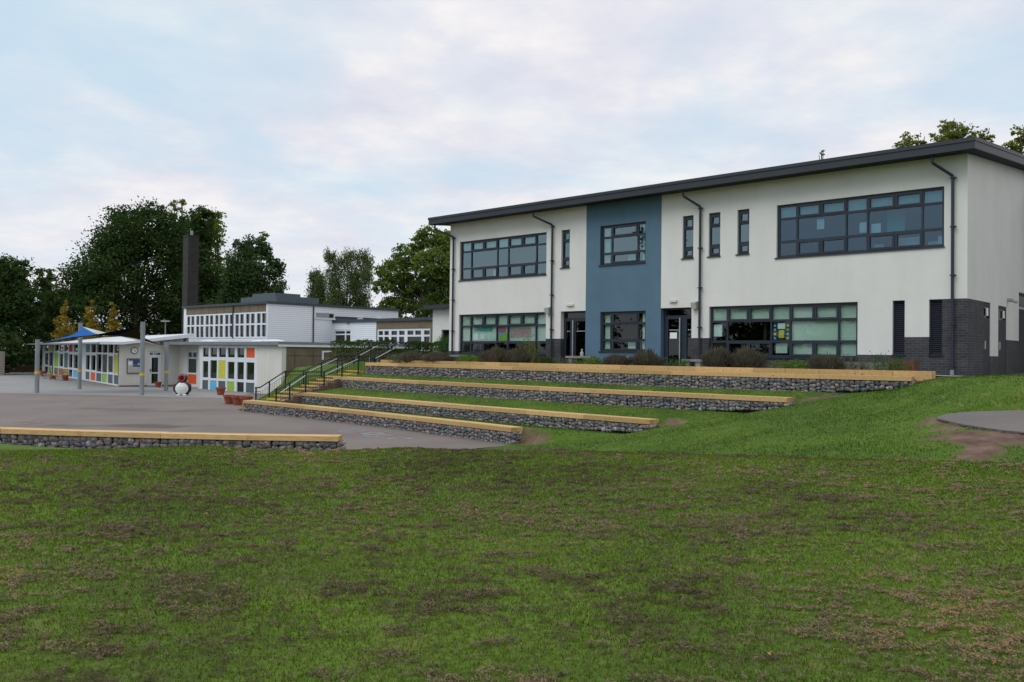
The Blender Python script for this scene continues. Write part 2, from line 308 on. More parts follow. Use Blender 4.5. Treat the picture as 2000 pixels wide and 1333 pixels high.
# ------------------------------------------------------------------ ground shape
def lin(x, xs, ys): return np.interp(x, xs, ys)
BEN = {1: (-2.12, [(-26.3, 7.5), (-20.3, 7.65), (-13.9, 8.15), (-9.65, 8.65)]),
       2: (-1.78, [(-25.2, 5.75), (-18.5, 5.95), (-12.9, 6.45), (-6.22, 6.75)]),
       3: (-1.12, [(-25.2, 3.65), (-18.4, 4.35), (-11.7, 4.65), (-3.33, 4.42)]),
       4: (-0.49, [(-24.3, 2.55), (-20.7, 2.6), (-15.0, 2.95), (-7.8, 3.3), (-3.5, 3.15), (-0.7, 2.55)])}
def bt(k, s): return lin(s, [p[0] for p in BEN[k][1]], [p[1] for p in BEN[k][1]])
def step_z(t):      # ground beside the flight of steps
    return lin(t, [0.9, 1.1, 2.9, 3.6, 5.2, 5.8, 6.9, 7.6], [-.5, -.52, -1.1, -1.14, -1.76, -1.8, -2.25, -2.6])
CTRL = []
for px, c, zc in ((-500, 14, None), (0, 14, None), (400, 14, None), (800, 14, None), (1100, 13.8, None), (1300, 13.5, None), (1500, 13, None), (1700, 12.6, None), (1850, 12.2, None), (2000, 11.9, None), (2300, 11.5, None), (2700, 11, None)):
    cy = np.interp(px, [-500, 0, 660, 1000, 1300, 1560, 2000, 2700], [861, 868.5, 875.5, 879, 886.5, 894, 905.5, 924])
    p = ud(px, cy, c); CTRL.append(tuple(p)); CTRL.append((p[0]*1.03, p[1]*1.03, p[2]-0.035)); CTRL.append((p[0]*.9, p[1]*.9, p[2]+0.01 if px < 1400 else p[2]-0.03))
for x in (-16, -10, -5, 0, 5, 10, 16):
    for y in (-14, -4, 1, 5, 9): CTRL.append((x, y, -1.6 + (0.004*x*y/9 if x > 0 else 0)))
for x in (-46, -30): CTRL += [(x, 0, -1.7), (x, 10, -1.8)]
for x in (-46, -30, -20, -15, -10, -6, -3, 0.): CTRL += [(x, 20.3, -2.6), (x, 22, -2.62)]
CTRL += [(-46, 30, -2.62), (-46, 60, -2.62), (-20, 40, -2.62), (-30, 50, -2.62), (0.1, 23.5, -2.6), (2.4, 19.5, -2.45), (0.5, 24.6, -2.5), (-20, 30, -2.62), (-10, 28, -2.62)]
for px, py, d in ((1200, 860, 22.5), (1195, 846, 24.3), (1080, 858, 24.2), (1400, 806, 24.4), (1400, 850, 20), (1400, 880, 17.5), (1600, 769, 23.2), (1600, 800, 21), (1600, 840, 18), (1600, 880, 15.5), (1750, 765, 22.3), (1750, 800, 19.5), (1750, 850, 16.5), (1750, 880, 14.8), (1820, 742, 20.3),
                  (1915, 746.5, 18.4), (1915, 803, 17), (1915, 845, 14.8), (1915, 870, 13.9), (1830, 800, 18.0), (1830, 830, 16.2), (2000, 745, 18), (2000, 800, 16.8), (2000, 852, 14.2), (2250, 745, 18), (2250, 800, 16.8), (2250, 860, 14.2), (2700, 750, 18), (2700, 860, 14.2), (1500, 830, 20), (1300, 850, 21.3)):
    CTRL.append(tuple(ud(px, py, d)))
for px, d, z in ((1100, 18.5, -2.36), (1250, 17.3, -2.28), (1400, 15.5, -1.98), (1500, 14.8, -1.87), (1600, 14.2, -1.81), (1750, 13.6, -1.73), (1915, 13, -1.66), (2100, 12.8, -1.63), (2500, 12.6, -1.63)):
    p = ud(px, 700, d); CTRL.append((p[0], p[1], z))
for px, d, z in ((-400, 16.3, -2.12), (-100, 16.3, -2.12), (150, 16.3, -2.12), (400, 16.3, -2.1), (700, 16.3, -2.08)):
    p = ud(px, 700, d); CTRL.append((p[0], p[1], z))
for s, t, z in ((-.2, 2.9, -.60), (-.3, 1.5, -.5), (-3, 4.5, -1.28), (-5.8, 6.8, -1.95), (1, 1.6, -.5), (6, 1.6, -.5), (14, 1.6, -.5), (-.2, -4, -.5), (10, -6, -.5), (24, 0, -.5), (-12, 0, -.5), (-22, 0, -.5), (-12, -20, -.5), (-30, -20, -.5), (10, -30, -.5), (-40, -35, -.5), (30, -30, -.5)):
    p = W(s, t, z); CTRL.append(tuple(p))
CTRL = np.array(CTRL, float)
_d = np.linalg.norm(CTRL[:, None, :2]-CTRL[None, :, :2], axis=2)
_A = np.block([[_d, np.ones((len(CTRL), 1))], [np.ones((1, len(CTRL))), np.zeros((1, 1))]])
_wt = np.linalg.lstsq(_A, np.append(CTRL[:, 2], 0), rcond=None)[0]
def smooth(x): x = np.clip(x, 0, 1); return x*x*(3-2*x)
def height(X, Y):
    X = np.asarray(X, float); Y = np.asarray(Y, float); sh = X.shape; x = X.ravel(); y = Y.ravel(); out = np.empty(len(x))
    for i in range(0, len(x), 20000):
        d = np.sqrt((x[i:i+20000, None]-CTRL[None, :, 0])**2 + (y[i:i+20000, None]-CTRL[None, :, 1])**2); out[i:i+20000] = d@_wt[:-1] + _wt[-1]
    s, t = ST(x, y)
    z = out
    # left of the benches: playground, bank and upper level
    s0 = lin(t, [-9, -6, -2, 0, 2, 3.5, 5, 6.5, 7.6], [-60, -45, -37, -31.5, -28.6, -27.4, -26.9, -26.7, -26.6])
    bank = np.minimum(-.5, step_z(t) + 0.045*np.minimum(0, s+26.6) + 0.42*np.minimum(0, s-s0)); bank = np.maximum(bank, -2.63)
    t1, t2, t3, t4 = bt(1, s), bt(2, s), bt(3, s), bt(4, s)
    g = 0.34
    ter = np.full_like(z, -.5)
    def seg(ta, tb, za, zb): return za + (zb-za)*np.clip((t-ta)/(tb-ta), 0, 1)
    ter = np.where(t > t4-g, seg(t4, t3-.4, -1.0, -1.14), ter)
    ter = np.where(t > t3-g, seg(t3, t2-.4, -1.60, -1.79), ter)
    ter = np.where(t > t2-g, seg(t2, t1-.4, -2.24, -2.13), ter)
    ter = np.where(t > t1-g, -2.63, ter)
    e = lin(t, [2.6, 4.4, 6.7, 8.6], [-.9, -3.5, -6.4, -9.8])
    wr = smooth((s-e+0.35)/1.0); flat = smooth((t-9.4)/1.0)        # right of the bench ends the natural slope takes over
    wr = np.maximum(wr, smooth((t-8.9-0.0)/0.6))
    wr = np.where(t < 1.2, 1.0, wr); 
    z = ter*(1-wr) + z*wr
    lf = smooth((-25.6-s)/0.7)
    z = np.where((s < -24.9) & (t < 8.6), z*(1-lf)+bank*lf, z)
    z = np.where((s < -26.0) & (t >= 8.6), np.minimum(z, -2.63), z)
    # playground bed
    inp = (x < 0.2) & (y > 21.0) & (t > np.where(s < -9.65, t1-0.2, 99)) 
    z = np.where(inp, -2.64, z)
    z = np.where((s > -26) & (t < 1.0), -.53, z)
    far = smooth((y-60)/20); z = np.where(s > -30, z, z)
    return z.reshape(sh)
_height = height
def h1(x, y): return float(height(np.array([x]), np.array([y]))[0])
def grid(name, x0, x1, y0, y1, d, m, keep=None, mask=None, zoff=0., smoothf=True, dyy=None):
    xs = np.arange(x0, x1+d*.5, d); dd = dyy or d; ys = np.arange(y0, y1+dd*.5, dd); X, Y = np.meshgrid(xs, ys); Z = height(X, Y)+zoff
    v = np.stack([X.ravel(), Y.ravel(), Z.ravel()], 1); nx = len(xs); ny = len(ys)
    i = (np.arange(ny-1)[:, None]*nx + np.arange(nx-1)[None]).ravel(); f = np.stack([i, i+1, i+nx+1, i+nx], 1)
    if keep is not None:
        c = v[f].mean(1); f = f[keep(c[:, 0], c[:, 1])]
    mk = None if mask is None else mask(v[:, 0], v[:, 1])
    return npmesh(name, v, f, m, uvcol=mk, smooth=smoothf)
# value noise in numpy
_P = RNG.random((256, 256))
def vn(x, y):
    xi = np.floor(x).astype(int); yi = np.floor(y).astype(int); fx = x-xi; fy = y-yi; fx = fx*fx*(3-2*fx); fy = fy*fy*(3-2*fy)
    a = _P[xi % 256, yi % 256]; b = _P[(xi+1) % 256, yi % 256]; c = _P[xi % 256, (yi+1) % 256]; d = _P[(xi+1) % 256, (yi+1) % 256]
    return (a*(1-fx)+b*fx)*(1-fy)+(c*(1-fx)+d*fx)*fy
def fbm(x, y, o=4):
    r = 0; a = .5; tt = 0
    for k in range(o): r = r+a*vn(x*2**k+17*k, y*2**k+31*k); tt += a; a *= .5
    return r/tt
def thatch(x, y):     # mown clippings: small tufts, gathered in loose drifts and faint windrows across the view
    drift = fbm(x*.75+3.3+y*.1, y*2.3+1.7, 3); fine = fbm(x*6.5+5, y*10+9, 3); row = vn(x*.3+40, y*1.6-x*.08+60); tuft = vn(x*13+7, y*17+3)
    return np.clip((drift*.34+fine*.38+row*.12+tuft*.16 - 0.525)/0.07, 0, 1)
def soilmask(x, y):
    r = np.zeros_like(x); nz = fbm(x*2.2, y*2.2, 4)
    def blob(P, a, b, ang=0.0, k=1.0):
        c, s_ = math.cos(ang), math.sin(ang); u = ((x-P[0])*c+(y-P[1])*s_)/a; v = (-(x-P[0])*s_+(y-P[1])*c)/b
        q = np.sqrt(u*u+v*v); return np.clip((1.15 - q + (nz-.5)*1.5)*3.0, 0, 1)*k
    for (s, t, a, b) in ((-9.15, 8.4, .65, .4), (-5.7, 6.45, .5, .3), (-2.75, 4.1, .8, .4), (-0.1, 2.2, .9, .35), (1.5, 1.75, 1.7, .22), (5.0, 1.85, 2.5, .18)):
        r = np.maximum(r, blob(W(s, t), a*.9, b*.9, -YAW, .9))
    for (px, py, d, a, b, ang) in ((1820, 823, 16.6, .28, .55, .3), (1858, 836, 15.7, .65, .2, -.4), (1915, 848, 15.0, .85, .27, -.2), (1985, 856, 14.5, 1.0, .26, 0), (2080, 862, 14.1, 1.2, .34, 0), (1935, 862, 14.4, .5, .5, 0), (1915, 876, 13.9, .22, .55, 0), (1908, 890, 13.5, .17, .5, 0.1)):
        r = np.maximum(r, blob(ud(px, py, d), a, b, ang))
    return r
def grassmat(name, green, dark, dry, fieldscale=0.5, mc=((.06, .036, .026), (.165, .105, .078))):
    m, t, b = newmat(name); b.inputs['Roughness'].default_value = 0.9; b.inputs['Specular IOR Level'].default_value = 0.15
    co = N(t, 'ShaderNodeTexCoord').outputs['Object']; lk = t.links.new
    big = N(t, 'ShaderNodeTexNoise', ins={'Scale': fieldscale, 'Detail': 4.0, 'Roughness': .6}); lk(co, big.inputs['Vector'])
    fine = N(t, 'ShaderNodeTexNoise', ins={'Scale': 22.0, 'Detail': 6.0, 'Roughness': .7}); lk(co, fine.inputs['Vector'])
    mid = N(t, 'ShaderNodeTexNoise', ins={'Scale': 2.6, 'Detail': 5.0, 'Roughness': .65}); lk(co, mid.inputs['Vector'])
    r1 = ramp(t, [(.35, dark), (.62, green)]); lk(big.outputs['Fac'], r1.inputs[0])
    r2 = ramp(t, [(.28, (.45, .45, .45)), (.7, (1.35, 1.35, 1.35))]); lk(fine.outputs['Fac'], r2.inputs[0])
    m1 = N(t, 'ShaderNodeMix', data_type='RGBA', blend_type='MULTIPLY', ins={0: 1.0}); lk(r1.outputs[0], m1.inputs[6]); lk(r2.outputs[0], m1.inputs[7])
    r3 = ramp(t, [(.55, (0, 0, 0)), (.75, (.75, .75, .75))]); lk(mid.outputs['Fac'], r3.inputs[0])
    m2 = N(t, 'ShaderNodeMix', data_type='RGBA', ins={7: (*dry, 1)}); lk(r3.outputs[0], m2.inputs[0]); lk(m1.outputs[2], m2.inputs[6])
    at = N(t, 'ShaderNodeAttribute', attribute_name='mask')
    sr_ = ramp(t, [(.3, mc[0]), (.7, mc[1])]); lk(mid.outputs['Fac'], sr_.inputs[0])
    m3 = N(t, 'ShaderNodeMix', data_type='RGBA'); lk(at.outputs['Fac'], m3.inputs[0]); lk(m2.outputs[2], m3.inputs[6]); lk(sr_.outputs[0], m3.inputs[7])
    lk(m3.outputs[2], b.inputs['Base Color'])
    bp = N(t, 'ShaderNodeBump', ins={'Strength': .7, 'Distance': .03}); lk(fine.outputs['Fac'], bp.inputs['Height']); lk(bp.outputs[0], b.inputs['Normal'])
    return m
M['bankgrass'] = grassmat('bank_grass', (.070, .122, .013), (.046, .088, .010), (.16, .15, .05))
M['lawnbase'] = grassmat('lawn_base', (.085, .135, .014), (.060, .098, .012), (.14, .14, .04), 0.35, ((.045, .036, .02), (.085, .064, .038)))
LX0, LX1, LY0, LY1 = -12.0, 12.0, -1.0, 14.6
def lawn_edge(x): return np.interp(x, [-2, 0, 3, 5, 7, 12], [14.5, 14.4, 13.9, 13.2, 12.45, 11.9])       # far edge of the mown lawn, just over the crest
lawn = grid('lawn', LX0, LX1, LY0, LY1, 0.05, M['lawnbase'], keep=lambda x, y: y < lawn_edge(x)+.08, mask=lambda x, y: thatch(x, y)*0.3); tag(lawn, kind='structure')
def keep_t(x, y): return ~((x > LX0) & (x < LX1) & (y > LY0) & (y < lawn_edge(x)-.1))
bank = grid('grass_bank', -48, 36, -1.0, 77, 0.2, M['bankgrass'], keep=keep_t, mask=soilmask); tag(bank, kind='structure')
far = MB(); 
for a, b, c, d in ((-500, 500, 77, 900), (-500, 500, -300, -1.0), (-500, -48, -1.0, 77), (36, 500, -1.0, 77)): far.poly([(a, b*0+c, -2.62) if 0 else (a, c, -2.62), (b, c, -2.62), (b, d, -2.62), (a, d, -2.62)])
tag(far.build('ground', M['bankgrass']), kind='structure')
# playground tarmac, with its lighter paving by the low classrooms
def tarmac(name, c, c2, stain):
    m, t, b = newmat(name); b.inputs['Roughness'].default_value = .85; lk = t.links.new
    co = N(t, 'ShaderNodeTexCoord').outputs['Object']
    a = N(t, 'ShaderNodeTexNoise', ins={'Scale': .35, 'Detail': 5.0, 'Roughness': .6}); lk(co, a.inputs['Vector'])
    f = N(t, 'ShaderNodeTexNoise', ins={'Scale': 35.0, 'Detail': 3.0}); lk(co, f.inputs['Vector'])
    s_ = N(t, 'ShaderNodeTexNoise', ins={'Scale': .8, 'Detail': 4.0, 'Roughness': .55, 'Distortion': .5}); lk(co, s_.inputs['Vector'])
    r = ramp(t, [(.3, c2), (.7, c)]); lk(a.outputs['Fac'], r.inputs[0]); fr = ramp(t, [(.3, (.8,)*3), (.7, (1.15,)*3)]); lk(f.outputs['Fac'], fr.inputs[0])
    m1 = N(t, 'ShaderNodeMix', data_type='RGBA', blend_type='MULTIPLY', ins={0: 1.0}); lk(r.outputs[0], m1.inputs[6]); lk(fr.outputs[0], m1.inputs[7])
    sr_ = ramp(t, [(.66, (0, 0, 0)), (.72, (.8, .8, .8))]); lk(s_.outputs['Fac'], sr_.inputs[0])
    at = N(t, 'ShaderNodeAttribute', attribute_name='mask'); mxx = N(t, 'ShaderNodeMath', operation='MAXIMUM'); lk(sr_.outputs[0], mxx.inputs[0]); lk(at.outputs['Fac'], mxx.inputs[1])
    m2 = N(t, 'ShaderNodeMix', data_type='RGBA', ins={7: (*stain, 1)}); lk(mxx.outputs[0], m2.inputs[0]); lk(m1.outputs[2], m2.inputs[6])
    lk(m2.outputs[2], b.inputs['Base Color']); return m
M['tarmac'] = tarmac('playground_tarmac', (.145, .116, .100), (.104, .084, .074), (.055, .036, .026))
M['paving'] = tarmac('pale_paving', (.215, .205, .195), (.17, .165, .16), (.12, .105, .09))
M['pathtar'] = tarmac('path_tarmac', (.125, .107, .098), (.09, .078, .072), (.10, .085, .07))
def pstain(x, y):
    nz = fbm(x*1.3, y*1.3, 3); r = np.zeros_like(x)
    for (px, py, a, b, k) in ((270, 832, 2.2, .9, .9), (215, 799, 1.6, .6, .6), (280, 803, 2.2, .5, .6), (385, 802, 1.5, .5, .5)):
        P = uz(px, py, ZP); q = np.sqrt(((x-P[0])/a)**2+((y-P[1])/b)**2); r = np.maximum(r, np.clip((1.1-q+(nz-.5)*1.6)*2.5, 0, 1)*k)
    return r
_ep = [uz(*q, ZP) for q in ((1016, 866.5), (1000, 869.5), (975, 873), (930, 878.5), (860, 886))]; _ey = [p[1] for p in _ep][::-1]; _ex = [p[0] for p in _ep][::-1]
def on_play(x, y):
    s, t = ST(x, y); nz = (fbm(x*1.7, y*1.7, 3)-.5)*.35
    k = np.where(s > -26.3, (t > bt(1, s)-.3) & (x < np.interp(y, _ey, _ex)+nz) & (s < -9.6), True)
    return k & ~((s < -26.3) & (height(x, y) > -2.605)) & (y < 105) & (y > 19.3)
PV, PF, nb_ = [], [], 0
for (xa, xb_, ya_, yb_, d_, out) in ((-60, 1.4, 19.5, 112, .35, True), (-4.1, 1.15, 19.5, 27.2, .07, False)):
    xs = np.arange(xa, xb_, d_); ys = np.arange(ya_, yb_, d_); X, Y = np.meshgrid(xs, ys); nx = len(xs); ny = len(ys); v = np.stack([X.ravel(), Y.ravel(), np.full(X.size, ZP)], 1)
    i = (np.arange(ny-1)[:, None]*nx+np.arange(nx-1)[None]).ravel(); f = np.stack([i, i+1, i+nx+1, i+nx], 1); c = v[f].mean(1); kp = on_play(c[:, 0], c[:, 1])
    if out: kp &= ~((c[:, 0] > -4.0) & (c[:, 1] < 27.0))
    else: v[:, 2] -= .0005; kp &= (c[:, 0] > -4.25) & (c[:, 1] < 27.3)
    PV.append(v); PF.append(f[kp]+nb_); nb_ += len(v)
v = np.concatenate(PV); f = np.concatenate(PF)
tag(npmesh('playground', v, f, M['tarmac'], uvcol=pstain(v[:, 0], v[:, 1])), kind='structure')
A0, A1 = uz(-400, 759, ZP), uz(480, 779, ZP)
pv = MB(); pv.poly([(A0[0], A0[1], ZP+.004), (A1[0], A1[1], ZP+.004), tuple(W(-36.3, 2.2, ZP+.004)), (-17, 60, ZP+.004), (-62, 106, ZP+.004), (-100, 95, ZP+.004)])
tag(pv.build('paving', M['paving']), kind='structure')
# upper paving in front of and beside the two storey building
up = MB(); up.poly([tuple(W(s, t, ZU+.02)) for s, t in ((-23.5, -1), (-24.5, 0.9), (-22, 1.35), (-1.2, 1.35), (1.0, 1.62), (6.5, 1.62), (16, 1.6), (18, -3), (10, -16), (0, -16), (0, -1))])
tag(up.build('upper_paving', M['conc']), kind='structure')
tp = MB(); tp.poly([tuple(W(s, t, ZU+.006)) for s, t in ((-27.3, -9), (-27.1, 1.2), (-24.3, 1.2), (-23.0, -9))]); tag(tp.build('path', M['conc']), kind='structure')
# round edged tarmac path on the slope at the right
def hit(px, py, y0=9., y1=40.):
    d = ray(px, py); ys = np.arange(y0, y1, .03); P = d[None]*ys[:, None]; hh = height(P[:, 0], P[:, 1]); k = np.where(P[:, 2] <= hh)[0]
    k = [q for q in k if ys[q] > 13.2] or [len(ys)-1]; return P[k[0]]
outl = [hit(*p) for p in ((1829, 816), (1838, 811), (1856, 807.5), (1882, 805), (1925, 803), (2000, 801.5), (2150, 801), (2300, 803), (2300, 858), (2150, 853), (2000, 846), (1960, 842), (1925, 837), (1895, 832.5), (1868, 827.5), (1845, 822), (1832, 818.5))]
pm, ed = MB(), MB()
zc = [p[2]+.03 for p in outl]
def inpoly(px, py, poly):
    r = np.zeros(px.shape, bool); n_ = len(poly)
    for i_ in range(n_):
        (xa, ya), (xb, yb) = poly[i_][:2], poly[(i_+1) % n_][:2]
        cnd = ((ya > py) != (yb > py)) & (px < (xb-xa)*(py-ya)/(yb-ya+1e-12)+xa); r ^= cnd
    return r
OP = np.array([p[:2] for p in outl]); 
_A1 = np.stack([OP[:, 0], OP[:, 1], np.ones(len(OP))], 1); _cf = np.linalg.lstsq(_A1, np.array(zc), rcond=None)[0]
def path_z(x, y): return x*_cf[0]+y*_cf[1]+_cf[2]      # tilted plane fitted through the outline
PXO = ((1829, 816), (1834, 812.5), (1845, 809.5), (1860, 807.3), (1882, 805.2), (1925, 803), (2000, 801.5), (2150, 801), (2300, 803), (2300, 858), (2150, 853), (2060, 849.5), (2000, 846), (1960, 842), (1925, 837.5), (1895, 832.8), (1868, 827.5), (1845, 822.5), (1833, 819))
def on_path(px, py):
    d = ray(px, py); k = 16.
    for _ in range(40): P = d*k; k += (path_z(P[0], P[1])-P[2])/(d[2]-.05)*.5
    return d*k
outl = [on_path(*p) for p in PXO]; OP = np.array([p[:2] for p in outl]); _pz = path_z
zc = [float(p[2]) for p in outl]
gx, gy = np.meshgrid(np.arange(OP[:, 0].min()-.1, OP[:, 0].max()+.1, .08), np.arange(OP[:, 1].min()-.1, OP[:, 1].max()+.1, .08)); hh_ = path_z(gx, gy); nxx = gx.shape[1]
i = (np.arange(gx.shape[0]-1)[:, None]*nxx+np.arange(nxx-1)[None]).ravel(); f = np.stack([i, i+1, i+nxx+1, i+nxx], 1); v = np.stack([gx.ravel(), gy.ravel(), hh_.ravel()], 1); c = v[f].mean(1)
tag(npmesh('curved_path', v, f[inpoly(c[:, 0], c[:, 1], OP)], M['pathtar'], smooth=True), kind='structure')
bv_ = np.empty(len(bank.data.vertices)*3, np.float32); bank.data.vertices.foreach_get('co', bv_); bv_ = bv_.reshape(-1, 3)
big_ = OP.mean(0)+(OP-OP.mean(0))*1.0; ins = np.zeros(len(bv_), bool)
for ddx in (-.2, 0, .2):
    for ddy in (-.2, 0, .2): ins |= inpoly(bv_[:, 0]+ddx, bv_[:, 1]+ddy, OP)
bv_[ins, 2] = path_z(bv_[ins, 0], bv_[ins, 1])-.035; bank.data.vertices.foreach_set('co', bv_.ravel()); bank.data.update()
for k in range(8, len(outl)):
    a, b = outl[k], outl[(k+1) % len(outl)]; dv = np.array([b[0]-a[0], b[1]-a[1]]); dv /= np.linalg.norm(dv); n_ = np.array([dv[1], -dv[0]])*-0.06
    za, zb = zc[k], zc[(k+1) % len(outl)]
    ed.hexa([(a[0], a[1], za-.25), (b[0], b[1], zb-.25), (b[0]-n_[0], b[1]-n_[1], zb-.25), (a[0]-n_[0], a[1]-n_[1], za-.25), (a[0], a[1], za+.012), (b[0], b[1], zb+.012), (b[0]-n_[0], b[1]-n_[1], zb+.012), (a[0]-n_[0], a[1]-n_[1], za+.012)])
M['edging'] = mat('path_edging', (.12, .10, .085), .9, .2, 5); tag(ed.build('path_kerb', M['edging']), kind='structure')
# painted game markings on the tarmac
mk = {}
for nm, c in (('white', (.30, .31, .32)), ('blue', (.20, .26, .32)), ('red', (.26, .13, .11))): mk[nm] = (MB(), mat(nm+'_court_paint', c, .8, .25, 6))
def mark(c, P, Q, wd=.07):
    P, Q = np.array(P[:2]), np.array(Q[:2]); d = Q-P; d /= np.linalg.norm(d); n_ = np.array([-d[1], d[0]])*wd/2
    mk[c][0].poly([(*(P-n_), ZP+.004), (*(Q-n_), ZP+.004), (*(Q+n_), ZP+.004), (*(P+n_), ZP+.004)])
Ga, Gb = uz(660, 843, ZP), uz(800, 857, ZP); du = (Gb-Ga)[:2]; Ln = np.linalg.norm(du); du /= Ln; dn = np.array([-du[1], du[0]]); k = 0; cols3 = ['blue', 'red', 'white']
q = 0.0
while q < Ln:
    o = Ga[:2]+du*q; side = 0.45 if (k % 2) else 0.0; ww = .55 if k % 3 else .8
    for a, b in (((0, 0), (.5, 0)), ((.5, 0), (.5, ww)), ((.5, ww), (0, ww)), ((0, ww), (0, 0))): mark(cols3[k % 3], o+du*a[0]+dn*(a[1]-side), o+du*b[0]+dn*(b[1]-side))
    q += .56; k += 1
for a, b in (((30, 826), (95, 824)), ((45, 829), (88, 827)), ((52, 824), (50, 829)), ((75, 823.5), (78, 828))): mark('red', uz(*a, ZP), uz(*b, ZP), .09)
for k in mk: tag(mk[k][0].build('painted_markings', mk[k][1]), kind='structure')
# ------------------------------------------------------------------ gabion benches
def stones(path, zt, zb, depth, size, name, parent, seed=0, endcap=True):
    """Irregular broken stones packed into the face of a gabion; path = list of (x, y) along the front, zt top height, zb(s in 0..1) bottom height."""
    rng = np.random.default_rng(seed); P = np.array(path, float); seg = np.linalg.norm(np.diff(P, axis=0), axis=1); cum = np.append(0, np.cumsum(seg)); Lt = cum[-1]
    base = bpy.data.meshes.new('tmp'); import bmesh
    bm = bmesh.new(); bmesh.ops.create_icosphere(bm, subdivisions=1, radius=1); bv = np.array([v.co[:] for v in bm.verts]); bf = np.array([[v.index for v in f.verts] for f in bm.faces]); bm.free(); bpy.data.meshes.remove(base)
    V = []; F = []; T = []; nb = 0
    def put(px, py, pz, dirx, diry, a, b, c):
        nonlocal nb
        q = np.sign(bv)*np.abs(bv)**.62*np.array([a, c, b])*.93; q = q*(1+rng.uniform(-.26, .16, (len(bv), 1)))+rng.normal(0, .05, (len(bv), 3))*np.array([a, c, b]); ang = rng.uniform(-.5, .5); co, si = math.cos(ang), math.sin(ang)
        u = q[:, 0]*co-q[:, 2]*si; z = q[:, 0]*si+q[:, 2]*co; y = np.clip(q[:, 1], -c*.62, c)
        V.append(np.stack([px+u*dirx-y*diry*-1*-1, py+u*diry+y*dirx, pz+z], 1)); F.append(bf+nb); nb += len(bv); T.append(np.full(len(bv), rng.random()))
    x = 0.0; col = 0
    while x < Lt:
        wv = size*rng.uniform(.75, 1.25); xm = x+wv/2; k = min(np.searchsorted(cum, xm)-1, len(seg)-1); k = max(k, 0); fr = (xm-cum[k])/seg[k]; p = P[k]+(P[k+1]-P[k])*fr; d = (P[k+1]-P[k])/seg[k]
        zb_ = zb(xm/Lt); z = zb_+rng.uniform(-.05, .0)
        while z < zt-.01:
            hh = size*rng.uniform(.5, 1.0); zz = min(z+hh/2, zt-hh*.35)
            put(p[0]+d[0]*rng.uniform(-.2, .2)*size - d[1]*0.02, p[1]+d[1]*rng.uniform(-.2, .2)*size + d[0]*0.05, zz, d[0], d[1], wv*.58, hh*.60, .07)
            z += hh*.92
        x += wv*.88
    for (e, sg) in ((0, -1), (-1, 1)) if endcap else ():
        p = P[e]; d = (P[1]-P[0])/seg[0] if e == 0 else (P[-1]-P[-2])/seg[-1]; nrm = np.array([-d[1], d[0]]); zb_ = zb(0 if e == 0 else 1)
        y = .06
        while y < depth:
            z = zb_
            while z < zt-.01:
                hh = size*rng.uniform(.5, 1.0); put(p[0]+nrm[0]*y + sg*d[0]*.015, p[1]+nrm[1]*y + sg*d[1]*.015, min(z+hh/2, zt-hh*.35), nrm[0]*-sg*-1, nrm[1]*-sg*-1, size*.55, hh*.6, .06); z += hh*.92
            y += size*.85
    return npmesh(name, np.concatenate(V), np.concatenate(F), M['stonevar'], parent=parent, tone=np.concatenate(T))
def stonemat(name):
    m, t, b = newmat(name); b.inputs['Roughness'].default_value = .9; b.inputs['Specular IOR Level'].default_value = .2; lk = t.links.new
    at = N(t, 'ShaderNodeAttribute', attribute_name='tone')
    r = ramp(t, [(0, (.075, .085, .10)), (.25, (.135, .155, .165)), (.5, (.195, .175, .165)), (.75, (.26, .205, .18)), (.95, (.125, .12, .13)), (1, (.32, .33, .34))]); lk(at.outputs['Fac'], r.inputs[0])
    co = N(t, 'ShaderNodeTexCoord').outputs['Object']; n = N(t, 'ShaderNodeTexNoise', ins={'Scale': 16.0, 'Detail': 5.0}); lk(co, n.inputs['Vector'])
    fr = ramp(t, [(.3, (.6,)*3), (.7, (1.3,)*3)]); lk(n.outputs['Fac'], fr.inputs[0])
    m1 = N(t, 'ShaderNodeMix', data_type='RGBA', blend_type='MULTIPLY', ins={0: 1.0}); lk(r.outputs[0], m1.inputs[6]); lk(fr.outputs[0], m1.inputs[7]); lk(m1.outputs[2], b.inputs['Base Color'])
    bp = N(t, 'ShaderNodeBump', ins={'Strength': .5, 'Distance': .02}); lk(n.outputs['Fac'], bp.inputs['Height']); lk(bp.outputs[0], b.inputs['Normal']); return m
M['stonevar'] = stonemat('broken_stone')
def strip(mb, path, off0, off1, z0, z1, tone=None, step=2.4, gap=.004):
    """beams along a path, offset off0..off1 behind its front line (towards +normal), butted end to end"""
    P = np.array(path, float); seg = np.linalg.norm(np.diff(P, axis=0), axis=1); cum = np.append(0, np.cumsum(seg)); Lt = cum[-1]; n = max(1, round(Lt/step))
    def at(u):
        k = max(0, min(np.searchsorted(cum, u)-1, len(seg)-1)); return P[k]+(P[k+1]-P[k])*((u-cum[k])/seg[k])
    for i in range(n):
        a, b = at(i*Lt/n+gap), at((i+1)*Lt/n-gap); d = (b-a)/np.linalg.norm(b-a); nr = np.array([-d[1], d[0]])
        a0, a1, b0, b1 = a+nr*off0, a+nr*off1, b+nr*off0, b+nr*off1; tn = random.uniform(.25, .95) if tone is None else tone
        mb.hexa([(*a0, z0), (*b0, z0), (*b1, z0), (*a1, z0), (*a0, z1), (*b0, z1), (*b1, z1), (*a1, z1)], tn)
